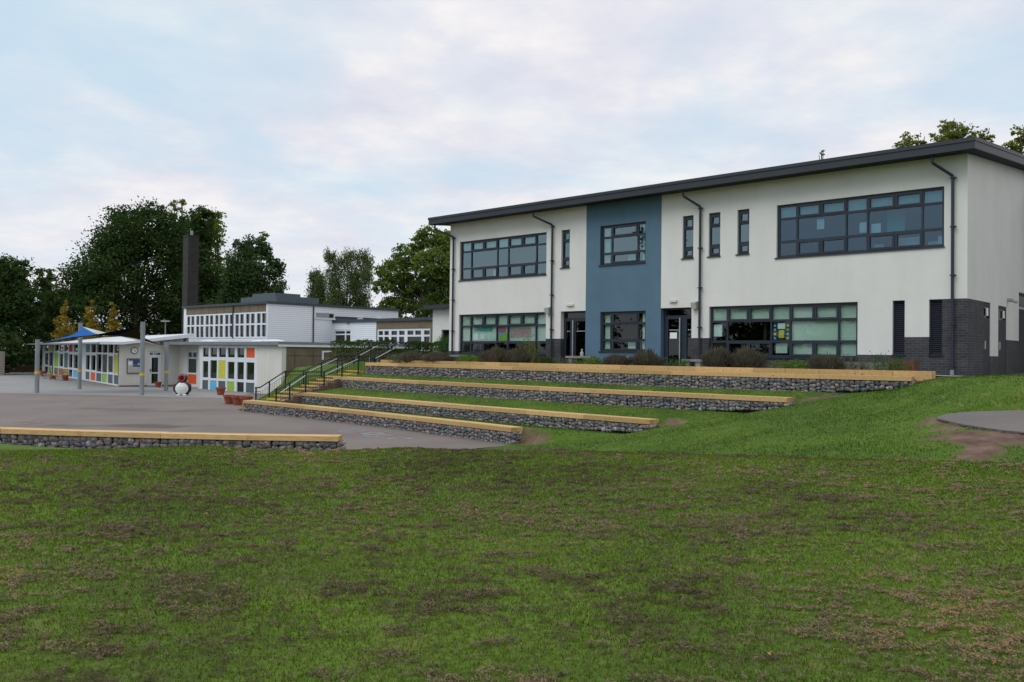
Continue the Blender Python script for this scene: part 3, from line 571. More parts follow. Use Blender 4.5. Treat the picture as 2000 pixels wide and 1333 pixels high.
def gabion(label, path, zt, zb, size=.13, depth=.46, post=False, seed=0, thick=.125):
    mid = path[len(path)//2]; root = thing('gabion_bench', label, 'stone bench', (mid[0], mid[1], zb(.5)), 0, 'timber topped gabion benches'); root['zbase'] = 0.0
    def loc(p): return (p[0]-mid[0], p[1]-mid[1])
    P = [loc(p) for p in path]; z0 = zb(.5)
    s = MB()
    for off in (0.0, .235): strip(s, P, off-.03, off+.2, zt-thick-z0, zt-z0, step=2.3)
    s.build('timber_seat', M['timber'], root, off=(0, 0, 0))
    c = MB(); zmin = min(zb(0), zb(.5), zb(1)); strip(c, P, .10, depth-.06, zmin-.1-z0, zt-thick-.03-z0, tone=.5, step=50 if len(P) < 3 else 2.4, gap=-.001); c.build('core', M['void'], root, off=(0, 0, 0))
    so_ = stones(P, zt-thick-.02-z0, lambda u: zb(u)-z0, depth, size, 'stone_fill', root, seed)
    g = MB(); Pn = np.array(P); seg = np.linalg.norm(np.diff(Pn, axis=0), axis=1); cum = np.append(0, np.cumsum(seg))
    u = 0
    while u <= cum[-1]+.01:
        k = max(0, min(np.searchsorted(cum, u)-1, len(seg)-1)); p = Pn[k]+(Pn[k+1]-Pn[k])*((u-cum[k])/seg[k]); d = (Pn[k+1]-Pn[k])/seg[k]; q = p-np.array([-d[1], d[0]])*.006
        g.tube((q[0], q[1], zb(u/cum[-1])-z0), (q[0], q[1], zt-thick-.005-z0), .0045 if abs((u/.98) % 1) > .01 and abs((u/.98) % 1) < .99 else .007, n=4); u += .14
    for k in range(len(P)-1):
        d = (Pn[k+1]-Pn[k])/seg[k]; nr = np.array([-d[1], d[0]])*-.006
        for zz in (.1, .24, .38): g.tube((*(Pn[k]+nr), zt-thick-z0-zz), (*(Pn[k+1]+nr), zt-thick-z0-zz), .004, n=4)
    g.build('wire_cage', M['cage'], root, off=(0, 0, 0))
    if post:
        d = (Pn[1]-Pn[0])/seg[0]; a = Pn[0]-d*.06; b = MB(); nr = np.array([-d[1], d[0]]); zz0, zz1 = zb(0)-z0, zt-thick-z0-.003
        b.hexa([(*(a-nr*.02), zz0), (*(a+d*.1-nr*.02), zz0), (*(a+d*.1+nr*.2), zz0), (*(a+nr*.2), zz0), (*(a-nr*.02), zz1), (*(a+d*.1-nr*.02), zz1), (*(a+d*.1+nr*.2), zz1), (*(a+nr*.2), zz1)], .8)
        b.build('end_post', M['timber'], root, off=(0, 0, 0))
    return root
def bpath(k, n=12):
    s0, s1 = BEN[k][1][0][0], BEN[k][1][-1][0]; ss = np.linspace(s0, s1, n)
    k3 = np.array([.25, .5, .25]); tt = bt(k, ss); tt[1:-1] = np.convolve(tt, k3, 'valid')
    return [tuple(W(s, t)[:2]) for s, t in zip(ss, tt)]
gabion('lowest tiered gabion bench at the playground edge, with a timber end post', bpath(1), -2.12, lambda u: -2.62, .15, post=True, seed=1)
gabion('second tiered gabion bench up from the playground', bpath(2), -1.78, lambda u: -2.27 if u < .8 else -2.27+(u-.8)*.7, .148, seed=2)
gabion('third tiered gabion bench up from the playground, its right end sunk in bare soil', bpath(3), -1.12, lambda u: -1.63 if u < .85 else -1.63+(u-.85)*1.2, .145, seed=3)
gabion('longest and topmost tiered gabion bench, below the plant border', bpath(4), -0.49, lambda u: -1.02 if u < .88 else -1.02+(u-.88)*1.8, .145, seed=4)
b5 = [uz(x, y, -2.12)[:2] for x, y in ((-140, 833), (0, 837.7), (175, 843.2), (350, 847.7), (520, 851), (661, 852.8))]
gabion('separate curved gabion bench just beyond the lawn, on the left', [tuple(p) for p in b5], -2.12, lambda u: -2.62, .19, seed=5)
# timber edging of the plant border, behind the top bench
te = MB(); ep = [tuple(W(s, bt(4, s)-.58)[:2]) for s in np.linspace(-23.9, -.35, 12)]; strip(te, ep, -.05, .07, -.62, -.345, step=1.0)
ea = np.array(ep[-1]); eb = W(-.38, 1.75)[:2]; strip(te, [tuple(ea), tuple(eb)], -.05, .07, -.62, -.35, step=1.5)
o = te.build('timber_edging', M['timber']); tag(o, 'low timber sleeper edging of the plant border above the top bench', 'edging')
bed = MB(); bed.poly([(*ep[0], ZU+.055)] + [(*p, ZU+.055) for p in ep[1:]] + [tuple(W(-.4, 1.35, ZU+.055)), tuple(W(-23.8, 1.35, ZU+.055))]); tag(bed.build('soil_bed', M['soil']), kind='structure')
# ------------------------------------------------------------------ steps and hand rails
st_root = thing('steps', 'flight of concrete steps with yellow nosings up the grass bank', 'steps', W(-25.5, 7, -2.62), -YAW)
M['redbrick'] = brickmat('brown_brick', (.12, .06, .045), (.16, .08, .06), (.2, .18, .16))
def sl_(s, t): p = local(st_root, W(s, t)); return p[0], p[1]
SL, SR = -26.15, -24.72
lev = []; z = -2.22; tcur = 6.75
for k in range(3): lev.append((tcur-.35*(k+1)+.02, -2.22+.147*(k+1)))
lv = [(6.5, -2.073), (6.13, -1.926), (5.75, -1.78), (5.15, -1.648), (4.75, -1.516), (4.35, -1.384), (3.95, -1.252), (3.52, -1.12), (2.75, -.996), (2.35, -.872), (1.95, -.748), (1.55, -.624), (1.15, -.49)]
lv = [(6.95, -2.22)]+lv
M['steps'] = mat('step_concrete', (.16, .135, .125), .9, .2, 4, .3, 50)
for i, (t, zz) in enumerate(lv):
    tb = lv[i+1][0] if i+1 < len(lv) else t-1.2
    x0, y0 = sl_(SL, t); x1, y1 = sl_(SR, tb-.02)
    stp = MB().box(x0, x1, y0, y1, zz-.22, zz).build('step', M['steps'], st_root)
    if i: MB().box(x0+.02, x1-.02, y0-.012, y0+.055, zz-.045, zz+.006).build('nosing', M['yellow'], stp)
for sx in (SL-.09, SR+.0):      # brick cheek walls
    sw = MB()
    for i, (t, zz) in enumerate(lv[:-1]):
        x0, y0 = sl_(sx, t); x1, y1 = sl_(sx+.09, lv[i+1][0]); sw.box(x0, x1, y0+.003*(i % 2), y1, zz-.5, zz+.0)
    sw.build('side_wall', M['redbrick'], st_root)
def rail(label, s):
    r = thing('handrail', label, 'handrail', W(s, 4, -2.0), -YAW, 'handrails of the steps')
    def q(t, z): p = local(r, W(s, t)); return (p[0], p[1], z)
    prof = [(7.0, -1.60), (6.75, -1.59), (5.5, -.89), (4.55, -.89), (2.7, -.17), (1.75, -.17), (.35, .47), (-.35, .48)]
    zr = lambda t: lin(-t, [-a for a, b in prof], [b for a, b in prof])
    MB().path([q(*p) for p in prof], .028, 8).build('top_rail', M['blackm'], r)
    low = [(6.75, -1.76), (5.5, -1.04)], [(4.55, -1.04), (2.7, -.32)], [(1.75, -.32), (.35, .3)]
    for a, b in low: MB().tube(q(*a), q(*b), .02, n=6).build('grab_rail', M['steel'], r)
    gz = lambda t: lin(-t, [-7.7, -7.0, -6.9, -5.75, -5.2, -3.5, -2.9, -1.15, -.35], [-2.62, -2.6, -2.23, -1.8, -1.78, -1.12, -1.1, -.49, -.49])
    for t in (6.95, 6.3, 5.5, 4.55, 3.6, 2.7, 1.75, .75, -.3):
        MB().box(q(t, 0)[0]-.025, q(t, 0)[0]+.025, q(t, 0)[1]-.025, q(t, 0)[1]+.025, float(gz(t))-.1, float(zr(t))-.02).build('post', M['blackm'], r)
    bl = MB(); t = 6.85
    while t > -.3:
        p = q(t, 0); bl.tube((p[0], p[1], float(gz(t))+.10), (p[0], p[1], float(zr(t))-.17), .007, n=5); t -= .115
    for a, b in zip(prof, prof[1:]):
        bl.tube(q(a[0], float(gz(a[0]))+.1), q(b[0], float(gz(b[0]))+.1), .012, n=5); bl.tube(q(a[0], a[1]-.17), q(b[0], b[1]-.17), .012, n=5)
    bl.build('baluster_panel', M['blackm'], r)
rail('black metal handrail along the left side of the steps, by the grass bank', -26.25); rail('black metal handrail along the right side of the steps, by the bench ends', -24.66)
# ------------------------------------------------------------------ two storey school building
EV, UT, UB, NB, LT, WB, BT = 5.79, 5.02, 3.27, 3.49, 1.73, .09, .63
main = thing('school_building', 'long two storey white rendered school building with a blue bay and dark grey windows', 'building', W(0, 0, ZU), -YAW)
SW, DEP = -21.5, 12.0; WT = 5.84+.094*.72-.024
fr = [0, .129, .283, .441, .569, .727, .879, 1]
big = dict(U1=(-20.87, -15.74, UB, UT), U2=(-5.76, -.62, UB, UT), L1=(-20.87, -15.73, -.02, LT), L2=(-8.24, -3.09, -.02, LT))
nar = [(-14.95, -14.52), (-9.33, -8.89), (-8.28, -7.83), (-7.18, -6.74)]
blu = [(-13.01, -10.91, 3.47, 5.0), (-12.97, -10.88, .13, 1.66)]
drs = [(-14.95, -13.72, ZU, LT), (-10.2, -8.94, ZU, LT)]
lou = [(-2.05, -1.70, .1, LT), (-1.02, -.66, .1, LT)]
holes = [(a, b, c, d) for a, b, c, d in big.values()] + [(a, b, NB, UT) for a, b in nar] + blu + drs + lou
BL0, BL1 = -13.69, -10.22
# facade: white render, blue render and brick as butted pieces, the brick 3 mm back
def clip(hs, x0, x1, z0, z1): return [h for h in hs if h[0] < x1 and h[1] > x0 and h[2] < z1 and h[3] > z0]
def panel(name, m, x0, x1, z0, z1, y0=0., y1=.3):
    hs = [(max(h[0], x0), min(h[1], x1), max(h[2], z0), min(h[3], z1)) for h in clip(holes, x0, x1, z0, z1)]
    return x0, x1, z0, z1, hs, y0, y1
wl = MB()
for a in [(SW, -15.73, WB, WT), (-15.73, -14.95, BT, WT), (-14.95, BL0, LT, WT), (BL1, -8.94, LT, WT), (-8.94, -8.24, BT, WT), (-8.24, -1.70, WB, WT), (-1.70, -1.02, BT, WT), (-1.02, 0, LT, WT)]: wl.plate(*panel('', None, *a))
# side wall (x = 0), with door openings
sdoor = [(1.75, 2.53, ZU, 1.70), (3.49, 4.55, ZU, 1.70), (6.25, 7.6, ZU, 2.29)]
sw2 = MB()
zr_ = lambda y: WT+.094*y
def sidepiece(mb, y0, y1, z0, z1, x0=-.3, x1=0.):
    mb.hexa([(x0, y0, z0), (x1, y0, z0), (x1, y1, z0), (x0, y1, z0), (x0, y0, z1(y0) if callable(z1) else z1), (x1, y0, z1(y0) if callable(z1) else z1), (x1, y1, z1(y1) if callable(z1) else z1), (x0, y1, z1(y1) if callable(z1) else z1)])
sidepiece(wl, .3, 2.53, LT, zr_); sidepiece(wl, 2.53, 3.49, WB, zr_); sidepiece(wl, 3.49, 4.55, 1.70, zr_); sidepiece(wl, 4.55, 6.25, BT, zr_); sidepiece(wl, 6.25, 7.6, 2.29, zr_); sidepiece(wl, 7.6, DEP, BT, zr_)
wl.hexa([(SW, .3, ZU), (SW+.3, .3, ZU), (SW+.3, DEP, ZU), (SW, DEP, ZU), (SW, .3, zr_(.3)), (SW+.3, .3, zr_(.3)), (SW+.3, DEP, zr_(DEP)), (SW, DEP, zr_(DEP))])
wl.box(SW+.3, -.3, DEP-.3, DEP, ZU, zr_(DEP)-.03)
wl.build('wall', M['render'], main)
bw = MB()
bw.plate(*panel('', None, BL0, BL1, ZU+.02, WT)); bw.build('blue_wall', M['bluer'], main)
br = MB()
for a in [(SW, -15.73, ZU, WB), (-15.73, -14.95, ZU, BT)]: br.plate(*panel('', None, *a, y0=.004))
br.build('brick_plinth', M['brick'], main); br = MB()
for a in [(-8.94, -8.24, ZU, BT), (-8.24, -1.70, ZU, WB), (-1.70, -1.02, ZU, BT), (-1.02, 0, ZU, LT)]: br.plate(*panel('', None, *a, y0=.004))
sidepiece(br, .3, 1.75, ZU, LT, x1=-.004); sidepiece(br, 1.75, 2.53, 1.70, LT-.001, x1=-.004); br.build('brick_plinth', M['brick'], main); br = MB(); sidepiece(br, 2.53, 3.49, ZU, WB, x1=-.004); br.build('brick_plinth', M['brick'], main); br = MB(); sidepiece(br, 4.55, 6.25, ZU, BT, x1=-.004); br.build('brick_plinth', M['brick'], main); br = MB(); sidepiece(br, 7.6, DEP, ZU, BT, x1=-.004)
br.build('brick_plinth', M['brick'], main)
# rooms behind the glass
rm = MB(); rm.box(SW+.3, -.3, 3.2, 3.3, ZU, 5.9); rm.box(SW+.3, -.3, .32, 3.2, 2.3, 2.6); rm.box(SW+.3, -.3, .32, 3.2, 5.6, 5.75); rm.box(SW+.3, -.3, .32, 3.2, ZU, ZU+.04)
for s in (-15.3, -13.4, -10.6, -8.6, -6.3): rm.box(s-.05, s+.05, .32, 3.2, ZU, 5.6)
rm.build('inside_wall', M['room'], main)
# roof
rf = MB(); x0, x1, ya, yb = -22.2, .36, -.72, DEP+.7
def rz(y): return 5.84+.094*(y+.72)
SLP = .094
# sloping soffit + fascia + roof cap
def slab(mb, x0, x1, y0, y1, zl, zh): mb.hexa([(x0,y0,rz(y0)+zl),(x1,y0,rz(y0)+zl),(x1,y1,rz(y1)+zl),(x0,y1,rz(y1)+zl),(x0,y0,rz(y0)+zh),(x1,y0,rz(y0)+zh),(x1,y1,rz(y1)+zh),(x0,y1,rz(y1)+zh)])
slab(rf, x0, x1, ya, yb, .0, .21); roof = rf.build('roof', M['fascia'], main)
cp_ = MB(); slab(cp_, x0-.02, x1+.02, ya-.025, yb, .216, .32); cp_.build('roof_edge_trim', M['fascia'], roof)
sf = MB(); slab(sf, x0+.02, x1-.02, ya+.02, yb-.02, -.02, -.003); sf.build('soffit', M['soffit'], roof)
wl2 = MB()   # joint shadows on the fascia
# unseen wing at the back of the end wall, added out of view to shade it
wg_ = MB(); wg_.box(.001, 10, 7.7, 8.0, ZU, 5.6); wg_.box(9.7, 10, 8.0, 14, ZU, 5.6); wg_.box(.4, 9.7, 13.7, 14, ZU, 5.6); wg_.build('wing_wall', M['render'], main); MB().box(.38, 10.6, 7.0, 14.6, 5.62, 5.95).build('wing_roof', M['fascia'], main)
# windows
def window(parent, x0, x1, z0, z1, cells, inset=.09, fw=.055, sill=True, glass='glass', name='window', fm='alu', depthf=.07, sillm='alu'):
    """cells: list of (x0,x1,z0,z1,opening) glass areas; opening lights get a second, thicker sash frame"""
    hs = [(c[0], c[1], c[2], c[3]) for c in cells]
    f = MB().plate(x0+.004, x1-.004, z0+.004, z1-.004, hs, inset, inset+depthf)
    for c in cells:
        if c[4]:
            a = .035; f.plate(c[0]-.03, c[1]+.03, c[2]-.03, c[3]+.03, [(c[0]+a, c[1]-a, c[2]+a, c[3]-a)], inset-.018, inset+depthf-.01)
    if sill: f.box(x0-.05, x1+.02, -.045, inset+.01, z0-.035, z0+.002)
    wo_ = f.build(name, M[fm], parent)
    g = MB(); rp = random.Random(int(abs(x0)*100+z1*10))      # every light is set in its frame at a very slightly different tilt
    for c in cells:
        t_ = [inset+.036+rp.uniform(-.005, .005) for _ in range(3)]; t_.append(t_[0]+t_[2]-t_[1]); a_, b_, c_, d_ = c[0]-.006, c[1]+.006, c[2]-.006, c[3]+.006
        g.hexa([(a_, t_[0], c_), (b_, t_[1], c_), (b_, t_[1]+.01, c_), (a_, t_[0]+.01, c_), (a_, t_[3], d_), (b_, t_[2], d_), (b_, t_[2]+.01, d_), (a_, t_[3]+.01, d_)])
    g = g.build('pane', M[glass], wo_)
    return wo_
def child(name, m, win, x0, x1, z0, z1, y=.19, th=.01, tone=.5):
    mb = MB().box(x0, x1, y, y+th, z0, z1); o = mb.build(name, M[m], win, off=(0, 0, ZU)); return o
def bigwin(key, tr, glass):
    x0, x1, z0, z1 = big[key]; wd = x1-x0; hh = z1-z0; X = [x0+wd*q for q in fr]; za, zb2 = z1-hh*tr[0], z1-hh*tr[1]; b = .036; e = .075; cells = []
    for i in range(7):
        l = X[i]+(e if i == 0 else b); r = X[i+1]-(e if i == 6 else b); op = i in (1, 2, 4, 5)
        cells += [(l, r, za+b, z1-e, op), (l, r, z0+e, zb2-b, op)]
    for i, j in ((0, 1), (1, 3), (3, 4), (4, 6), (6, 7)):
        cells.append((X[i]+(e if i == 0 else b-.008), X[j]-(e if j == 7 else b-.008), zb2+b, za-b, False))
    return window(main, x0, x1, z0, z1, cells, glass=glass), X, za, zb2
wU1, X, za, zb2 = bigwin('U1', (.265, .70), 'glassup')
child('blind', 'blind', wU1, X[0]+.1, X[6], za-.02, UT-.05); child('paper', 'paper', wU1, X[2]+.5, X[2]+.72, UB+.05, zb2-.12)
wU2, X, za, zb2 = bigwin('U2', (.265, .70), 'glassu2')
child('blind', 'blind', wU2, X[0]+.05, X[7]-.05, za-.02, UT-.05)
child('paper', 'paper', wU2, X[1]+.62, X[1]+.86, zb2+.33, zb2+.66); child('paper', 'paper', wU2, X[4]-.28, X[4]-.06, zb2+.1, zb2+.42); child('paper', 'paper', wU2, X[4]+.08, X[4]+.36, zb2+.06, zb2+.34)
child('notice_board', 'bteal', wU2, X[4]+.46, X[4]+.98, zb2, za, y=.45, th=.03); child('box', 'ivory', wU2, X[4]+.12, X[4]+.42, UB+.08, UB+.24, .3, .1); child('box', 'paper', wU2, X[5]+.02, X[6]-.1, UB+.06, UB+.38, .35, .12)
child('box', 'ivory', wU2, X[6]+.1, X[6]+.4, UB+.05, UB+.2, .3, .1); child('paper', 'paper', wU2, X[6]+.38, X[6]+.5, UB+.05, UB+.35, .28)
wL1, X, za, zb2 = bigwin('L1', (.30, .70), 'glass')
child('blind', 'blind', wL1, X[0]+.06, X[7]-.06, zb2+.0, LT-.06)
child('display_board', 'bteal', wL1, X[1]+.15, X[3]-.35, za-.22, za-.06, .17); child('paper', 'paper', wL1, X[1]+.06, X[1]+.42, zb2+.08, zb2+.36, .17); child('paper', 'paper', wL1, X[1]+.55, X[1]+.8, zb2+.1, zb2+.3, .165)
child('poster', 'p_green', wL1, X[3]+.1, X[4]-.08, zb2+.05, za-.3, .165); child('poster', 'mag', wL1, X[3]+.08, X[4]-.2, za-.28, za-.06, .165); child('poster', 'p_blue', wL1, X[3]+.12, X[3]+.3, zb2+.25, za-.3, .16)
child('poster', 'pinkp', wL1, X[4]+.1, X[6]-.35, zb2+.2, za-.12, .17)
wL2, X, za, zb2 = bigwin('L2', (.30, .70), 'glass')
child('blind', 'blind', wL2, X[0]+.06, X[7]-.06, za-.03, LT-.06); child('blind', 'blind', wL2, X[4]-.02, X[7]-.06, .05, za-.03); child('blind', 'blind', wL2, X[3]+.12, X[4]-.14, .12, zb2-.06)
child('paper', 'paper', wL2, X[0]+.1, X[0]+.42, zb2+.18, za-.1, .165)
bdo = child('notice_board', 'board', wL2, X[3]+.04, X[4]-.04, zb2+.03, za-.04, .16)
child('paper', 'paper', wL2, X[3]+.2, X[4]-.2, za-.28, za-.09, .15); child('paper', 'p_yellow', wL2, X[3]+.24, X[4]-.24, zb2+.12, zb2+.38, .15)
for i, cnm in enumerate(('p_blue', 'p_yellow', 'p_blue', 'p_blue')):
    child('paper_star', cnm, wL2, X[3]+.06, X[3]+.14, zb2+.07+i*.14, zb2+.15+i*.14, .152); child('paper_star', ('p_yellow', 'p_blue', 'p_green', 'p_yellow')[i], wL2, X[4]-.15, X[4]-.07, zb2+.07+i*.14, zb2+.15+i*.14, .152)
for a, b in nar:
    hh = UT-NB; q = lambda f: UT-hh*f
    window(main, a, b, NB, UT, [(a+.06, b-.06, q(.27), q(.07), True), (a+.05, b-.05, q(.72), q(.33), False), (a+.06, b-.06, q(.95), q(.79), True)], glass='glassup')
for i, (x0, x1, z0, z1) in enumerate(blu):
    hh = z1-z0; za = z1-hh*.30; zb2 = z1-hh*.71; xa, xb = x0+.50, x1-.40; cells = []
    for l, r, op in ((x0+.08, xa-.04, False), (xa+.05, xb-.05, True), (xb+.04, x1-.08, False)): cells += [(l, r, za+.04, z1-.08, op), (l, r, z0+.08, zb2-.04, op)]
    cells += [(x0+.08, xa-.03, zb2+.04, za-.04, False), (xa+.03, xb-.03, zb2+.04, za-.04, False), (xb+.03, x1-.08, zb2+.04, za-.04, False)]
    wb_ = window(main, x0, x1, z0, z1, cells, glass='glassup' if i == 0 else 'glass')
    child('curtain', 'blind', wb_, x0+.10, x0+.34, z0+.1, z1-.1, .2); child('curtain', 'blind', wb_, x1-.26, x1-.08, z0+.1, z1-.1, .2)
    child('paper', 'paper', wb_, xb-.55, xb-.1, z0+.1, z0+.36, .25)
# doors: recessed frame with fan light, door leaf with tall steel pull, side light
def door(label_side, x0, x1, hx, leafpaper):
    z0, z1 = ZU+.03, LT
    tb = LT-.30
    if hx < .5: cells = [(x0+.08, x1-.08, tb+.03, z1-.06, False), (x0+.12, x0+.34, z0+.12, tb-.1, False), (x0+.62, x1-.10, z0+.12, tb-.1, False)]; px = x0+.52
    else: cells = [(x0+.08, x1-.08, tb+.03, z1-.06, False), (x0+.17, x0+.64, z0+.12, tb-.1, False), (x0+.95, x1-.09, z0+.12, tb-.1, False)]; px = x0+.70
    f = window(main, x0, x1, z0, z1, cells, inset=.20, sill=False, glass='dglass', name='door')
    MB().tube((px, .13, z0+.08), (px, .13, tb-.06), .022, n=10).tube((px, .13, z0+.3), (px, .21, z0+.3), .012).tube((px, .13, tb-.3), (px, .21, tb-.3), .012).build('handle', M['steel'], f, off=(0, 0, ZU))
    for c in cells[1:]:      # row of manifestation dots, one strip of touching lozenges per glass
        d = MB(); x = c[0]+.05; d.box(c[0]+.04, c[1]-.04, .2185, .2215, .931, .934)
        while x < c[1]-.03: d.box(x, x+.035, .218, .222, .92, .945); x += .085
        d.build('glass_marking', M['paper'], f)
    if leafpaper: child('paper', 'paper', f, x0+.24, x0+.54, .62, .84, .21)
    else:
        k = MB(); rr = random.Random(3)
        for _ in range(40): x = rr.uniform(x0+.66, x1-.16); zz = rr.uniform(z0+.2, tb-.2); k.box(x, x+.03, .25, .253, zz, zz+.035)
        k.build('window_display', M['p_grey'], f, off=(0, 0, ZU))
door('l', -14.95, -13.72, .3, False); door('r', -10.2, -8.94, .6, True)
for x0, x1, z0, z1 in lou:
    lm = MB(); lm.plate(x0+.003, x1-.003, z0+.003, z1-.003, [(x0+.04, x1-.04, z0+.04, z1-.04)], .07, .14)
    z = z0+.05
    while z < z1-.06: lm.hexa([(x0+.04, .08, z), (x1-.04, .08, z), (x1-.04, .13, z+.045), (x0+.04, .13, z+.045), (x0+.04, .08, z+.008), (x1-.04, .08, z+.008), (x1-.04, .13, z+.053), (x0+.04, .13, z+.053)]); z += .06
    lm.box(x0+.01, x1-.01, .16, .2, z0+.01, z1-.01); lm.box(x0-.02, x1+.02, -.04, .1, z0-.035, z0); lm.build('louvre', M['louv'], main)
for y0, y1, z0, z1 in sdoor:      # doors in the end wall
    d = MB(); d.plate(y0+.004, y1-.004, z0+.03, z1-.004, [(y0+.1, y1-.1, z1-.45, z1-.1)], .015, .08); d.swap(); d.v = [(-x, y, z) for x, y, z in d.v]; d.f = [f_[::-1] for f_ in d.f]
    do = d.build('door', M['doorp'], main)
    g = MB().box(-.06, -.05, y0+.1, y1-.1, z1-.45, z1-.1).build('pane', M['dglass'], do, off=(0, 0, ZU))
    MB().box(-.015, .02, y0+.12, y0+.2, .3, .55).build('handle', M['steel'], do, off=(0, 0, ZU)) if y0 < 6 else MB().box(-.014, .01, y0+.02, y1-.02, 1.72, 1.8).build('transom', M['ivory'], do, off=(0, 0, ZU))
    MB().box(-.014, -.004, y1-.42, y1-.22, z1-.38, z1-.14).build('notice', M['paper'], do, off=(0, 0, ZU)) if y0 < 6 else None
# downpipes with swan necks and brackets
def downpipe(x, top, zt=5.85, zk=5.27, xo=.62, zbot=ZU+.02):
    p = MB().path([(x-xo, -.55, zt), (x-xo, -.55, zt-.22), (x, -.09, zk), (x, -.09, zbot)], .043, 10).build('downpipe', M['alu'], main)
    for z in (zk-.06, 3.8, 2.4, 1.0): MB().box(x-.055, x+.055, -.15, -.003, z-.02, z+.02).box(x+.045, x+.10, -.11, -.07, z-.022, z+.022).build('bracket', M['alu'], p)
    return p
for x in (-21.2, -15.37, -8.57, -.37): dp = downpipe(x, 0, xo=.75 if x < -20 else .64 if x < -10 else .42)
MB().tube((-.37, -.09, ZU+.03), (-.37, -.09, ZU+.18), .056, n=10).build('pipe_collar', M['galv'], main)
for x0, x1 in ((-14.62, -14.27), (-9.83, -9.53)):
    MB().box(x0, x1, -.07, 0, 1.93, 2.01).build('bulkhead_light', M['lamp'], main)
for x0, x1 in ((-15.66, -15.46), (-8.86, -8.67)):
    MB().hexa([(x0, -.16, 1.66), (x1, -.16, 1.66), (x1, -.003, 1.66), (x0, -.003, 1.66), (x0, -.22, 1.88), (x1, -.22, 1.88), (x1, -.003, 1.94), (x0, -.003, 1.94)]).build('floodlight', M['ivory'], main)
MB().box(.0, .16, 4.6, 4.7, 1.86, 1.98).tube((.1, 4.65, 1.93), (.3, 4.5, 1.84), .045, n=8).build('security_camera', M['figure'], main)
# lower link wing against the far end of the building
lk_ = thing('link_wing', 'single storey white wing with dark flat roof at the far end of the big building', 'building', W(-21.5, -4.0, ZU), -YAW)
a = onplane(lk_, 845, 640, 'y', 0); bt_ = onplane(lk_, 860, 604.5, 'y', 0); tpz = onplane(lk_, 860, 595, 'y', -.4)
wx = onplane(lk_, 862.5, 650, 'y', 0); wz = onplane(lk_, 866, 644.5, 'y', 0)
m_ = MB().plate(a[0], 1.0, ZU, bt_[2], [(wx[0], wx[0]+.75, ZU+.9, wz[2])], 0, .25); m_.box(a[0], a[0]+.25, .25, 5, ZU, bt_[2]); m_.build('wall', M['render'], lk_)
MB().box(a[0]-.35, 1.0, -.4, 5.2, bt_[2]+.003, tpz[2]).build('roof', M['fascia'], lk_)
MB().plate(wx[0]+.004, wx[0]+.746, ZU+.904, wz[2]-.004, [(wx[0]+.06, wx[0]+.69, ZU+.96, wz[2]-.06)], .08, .14).build('window', M['alu'], lk_)
MB().box(wx[0]+.05, wx[0]+.70, .11, .12, ZU+.95, wz[2]-.05).build('pane', M['dglass'], lk_.children[-1], off=(0, 0, ZU))
MB().box(a[0]+.3, 1, 2.0, 2.1, ZU, bt_[2]-.02).build('inside_wall', M['room'], lk_)
# ------------------------------------------------------------------ low classroom block with coloured panels (left)
NA = math.atan2(-.80573, .59229)       # local x runs along its glazed front towards the camera
P0 = uz(232, 756, ZP)
nur = thing('classroom_block', 'low classroom block with multi coloured window panels and a thin sloping white roof', 'building', (P0[0], P0[1], ZP), NA)
def NF(px, py): return onplane(nur, px, py, 'y', 0.)
def NG(px, py): return onplane(nur, px, py, 'x', 0.)
def q8(x, y): return (50+x/7.405, 600+y/7.405)
X8 = lambda x: NF(*q8(x, 900))[0]
zt_ = NF(*q8(1300, 528))[2]; zA0 = NF(*q8(1300, 665))[2]; zA1 = NF(*q8(1300, 692))[2]; zB0 = NF(*q8(1300, 965))[2]; zB1 = NF(*q8(1300, 988))[2]; zC = NF(*q8(1300, 1118))[2]; zsill = NF(*q8(1300, 1140))[2]
cols = [(1265, 1335, 'gypYg'), ]
spec = [(1265, 1335, 'dark', 'p_yellow', 'p_grey'), (1180, 1250, 'dark', 'W', 'p_grey'), (1095, 1165, 'dark', 'dark', 'p_green'), (1012, 1085, 'dark', 'dark', 'p_grey'), (932, 1000, 'dark', 'W', 'p_red'), (857, 915, 'p_dblue', 'W', 'p_grey'), (752, 800, 'dark', 'dark', 'dark'),
        (680, 745, 'dark', 'W', 'p_blue'), (610, 665, 'p_dred', 'W', 'dark'), (545, 600, 'dark', 'p_teal', 'p_yellow'), (475, 530, 'dark', 'W', 'p_grey'), (403, 463, 'dark', 'p_green', 'p_grey'), (325, 372, 'p_yellow', 'dark', 'p_green'), (265, 312, 'dark', 'W', 'dark')]
hs = []; pans = []
for a, b, *rows in spec:
    xa, xb = X8(a), X8(b)
    if xa > xb: xa, xb = xb, xa
    for (z0, z1), r in zip(((zA0, zt_), (zB0, zA1), (zC, zB1)), rows):
        e = .10 if r == 'W' else 0.0; h = (xa+e*.35, xb-e*.35, z0+e*.6, z1-e); hs.append(h); pans.append((h, r))
xl = X8(245); xr_ = 0.0
nf = MB().plate(xl, -.16, zsill, zt_+.12, hs, .05, .12); fo = nf.build('window_frame', M['white'], nur)
MB().box(xl, -.10, .13, .14, zsill+.02, zt_+.1).build('pane', M['dglass'], fo)
for h, r in pans:
    if r.startswith('p_'): MB().box(h[0]-.015, h[1]+.015, .085, .115, h[2]-.015, h[3]+.015).build('coloured_panel', M[r], nur)
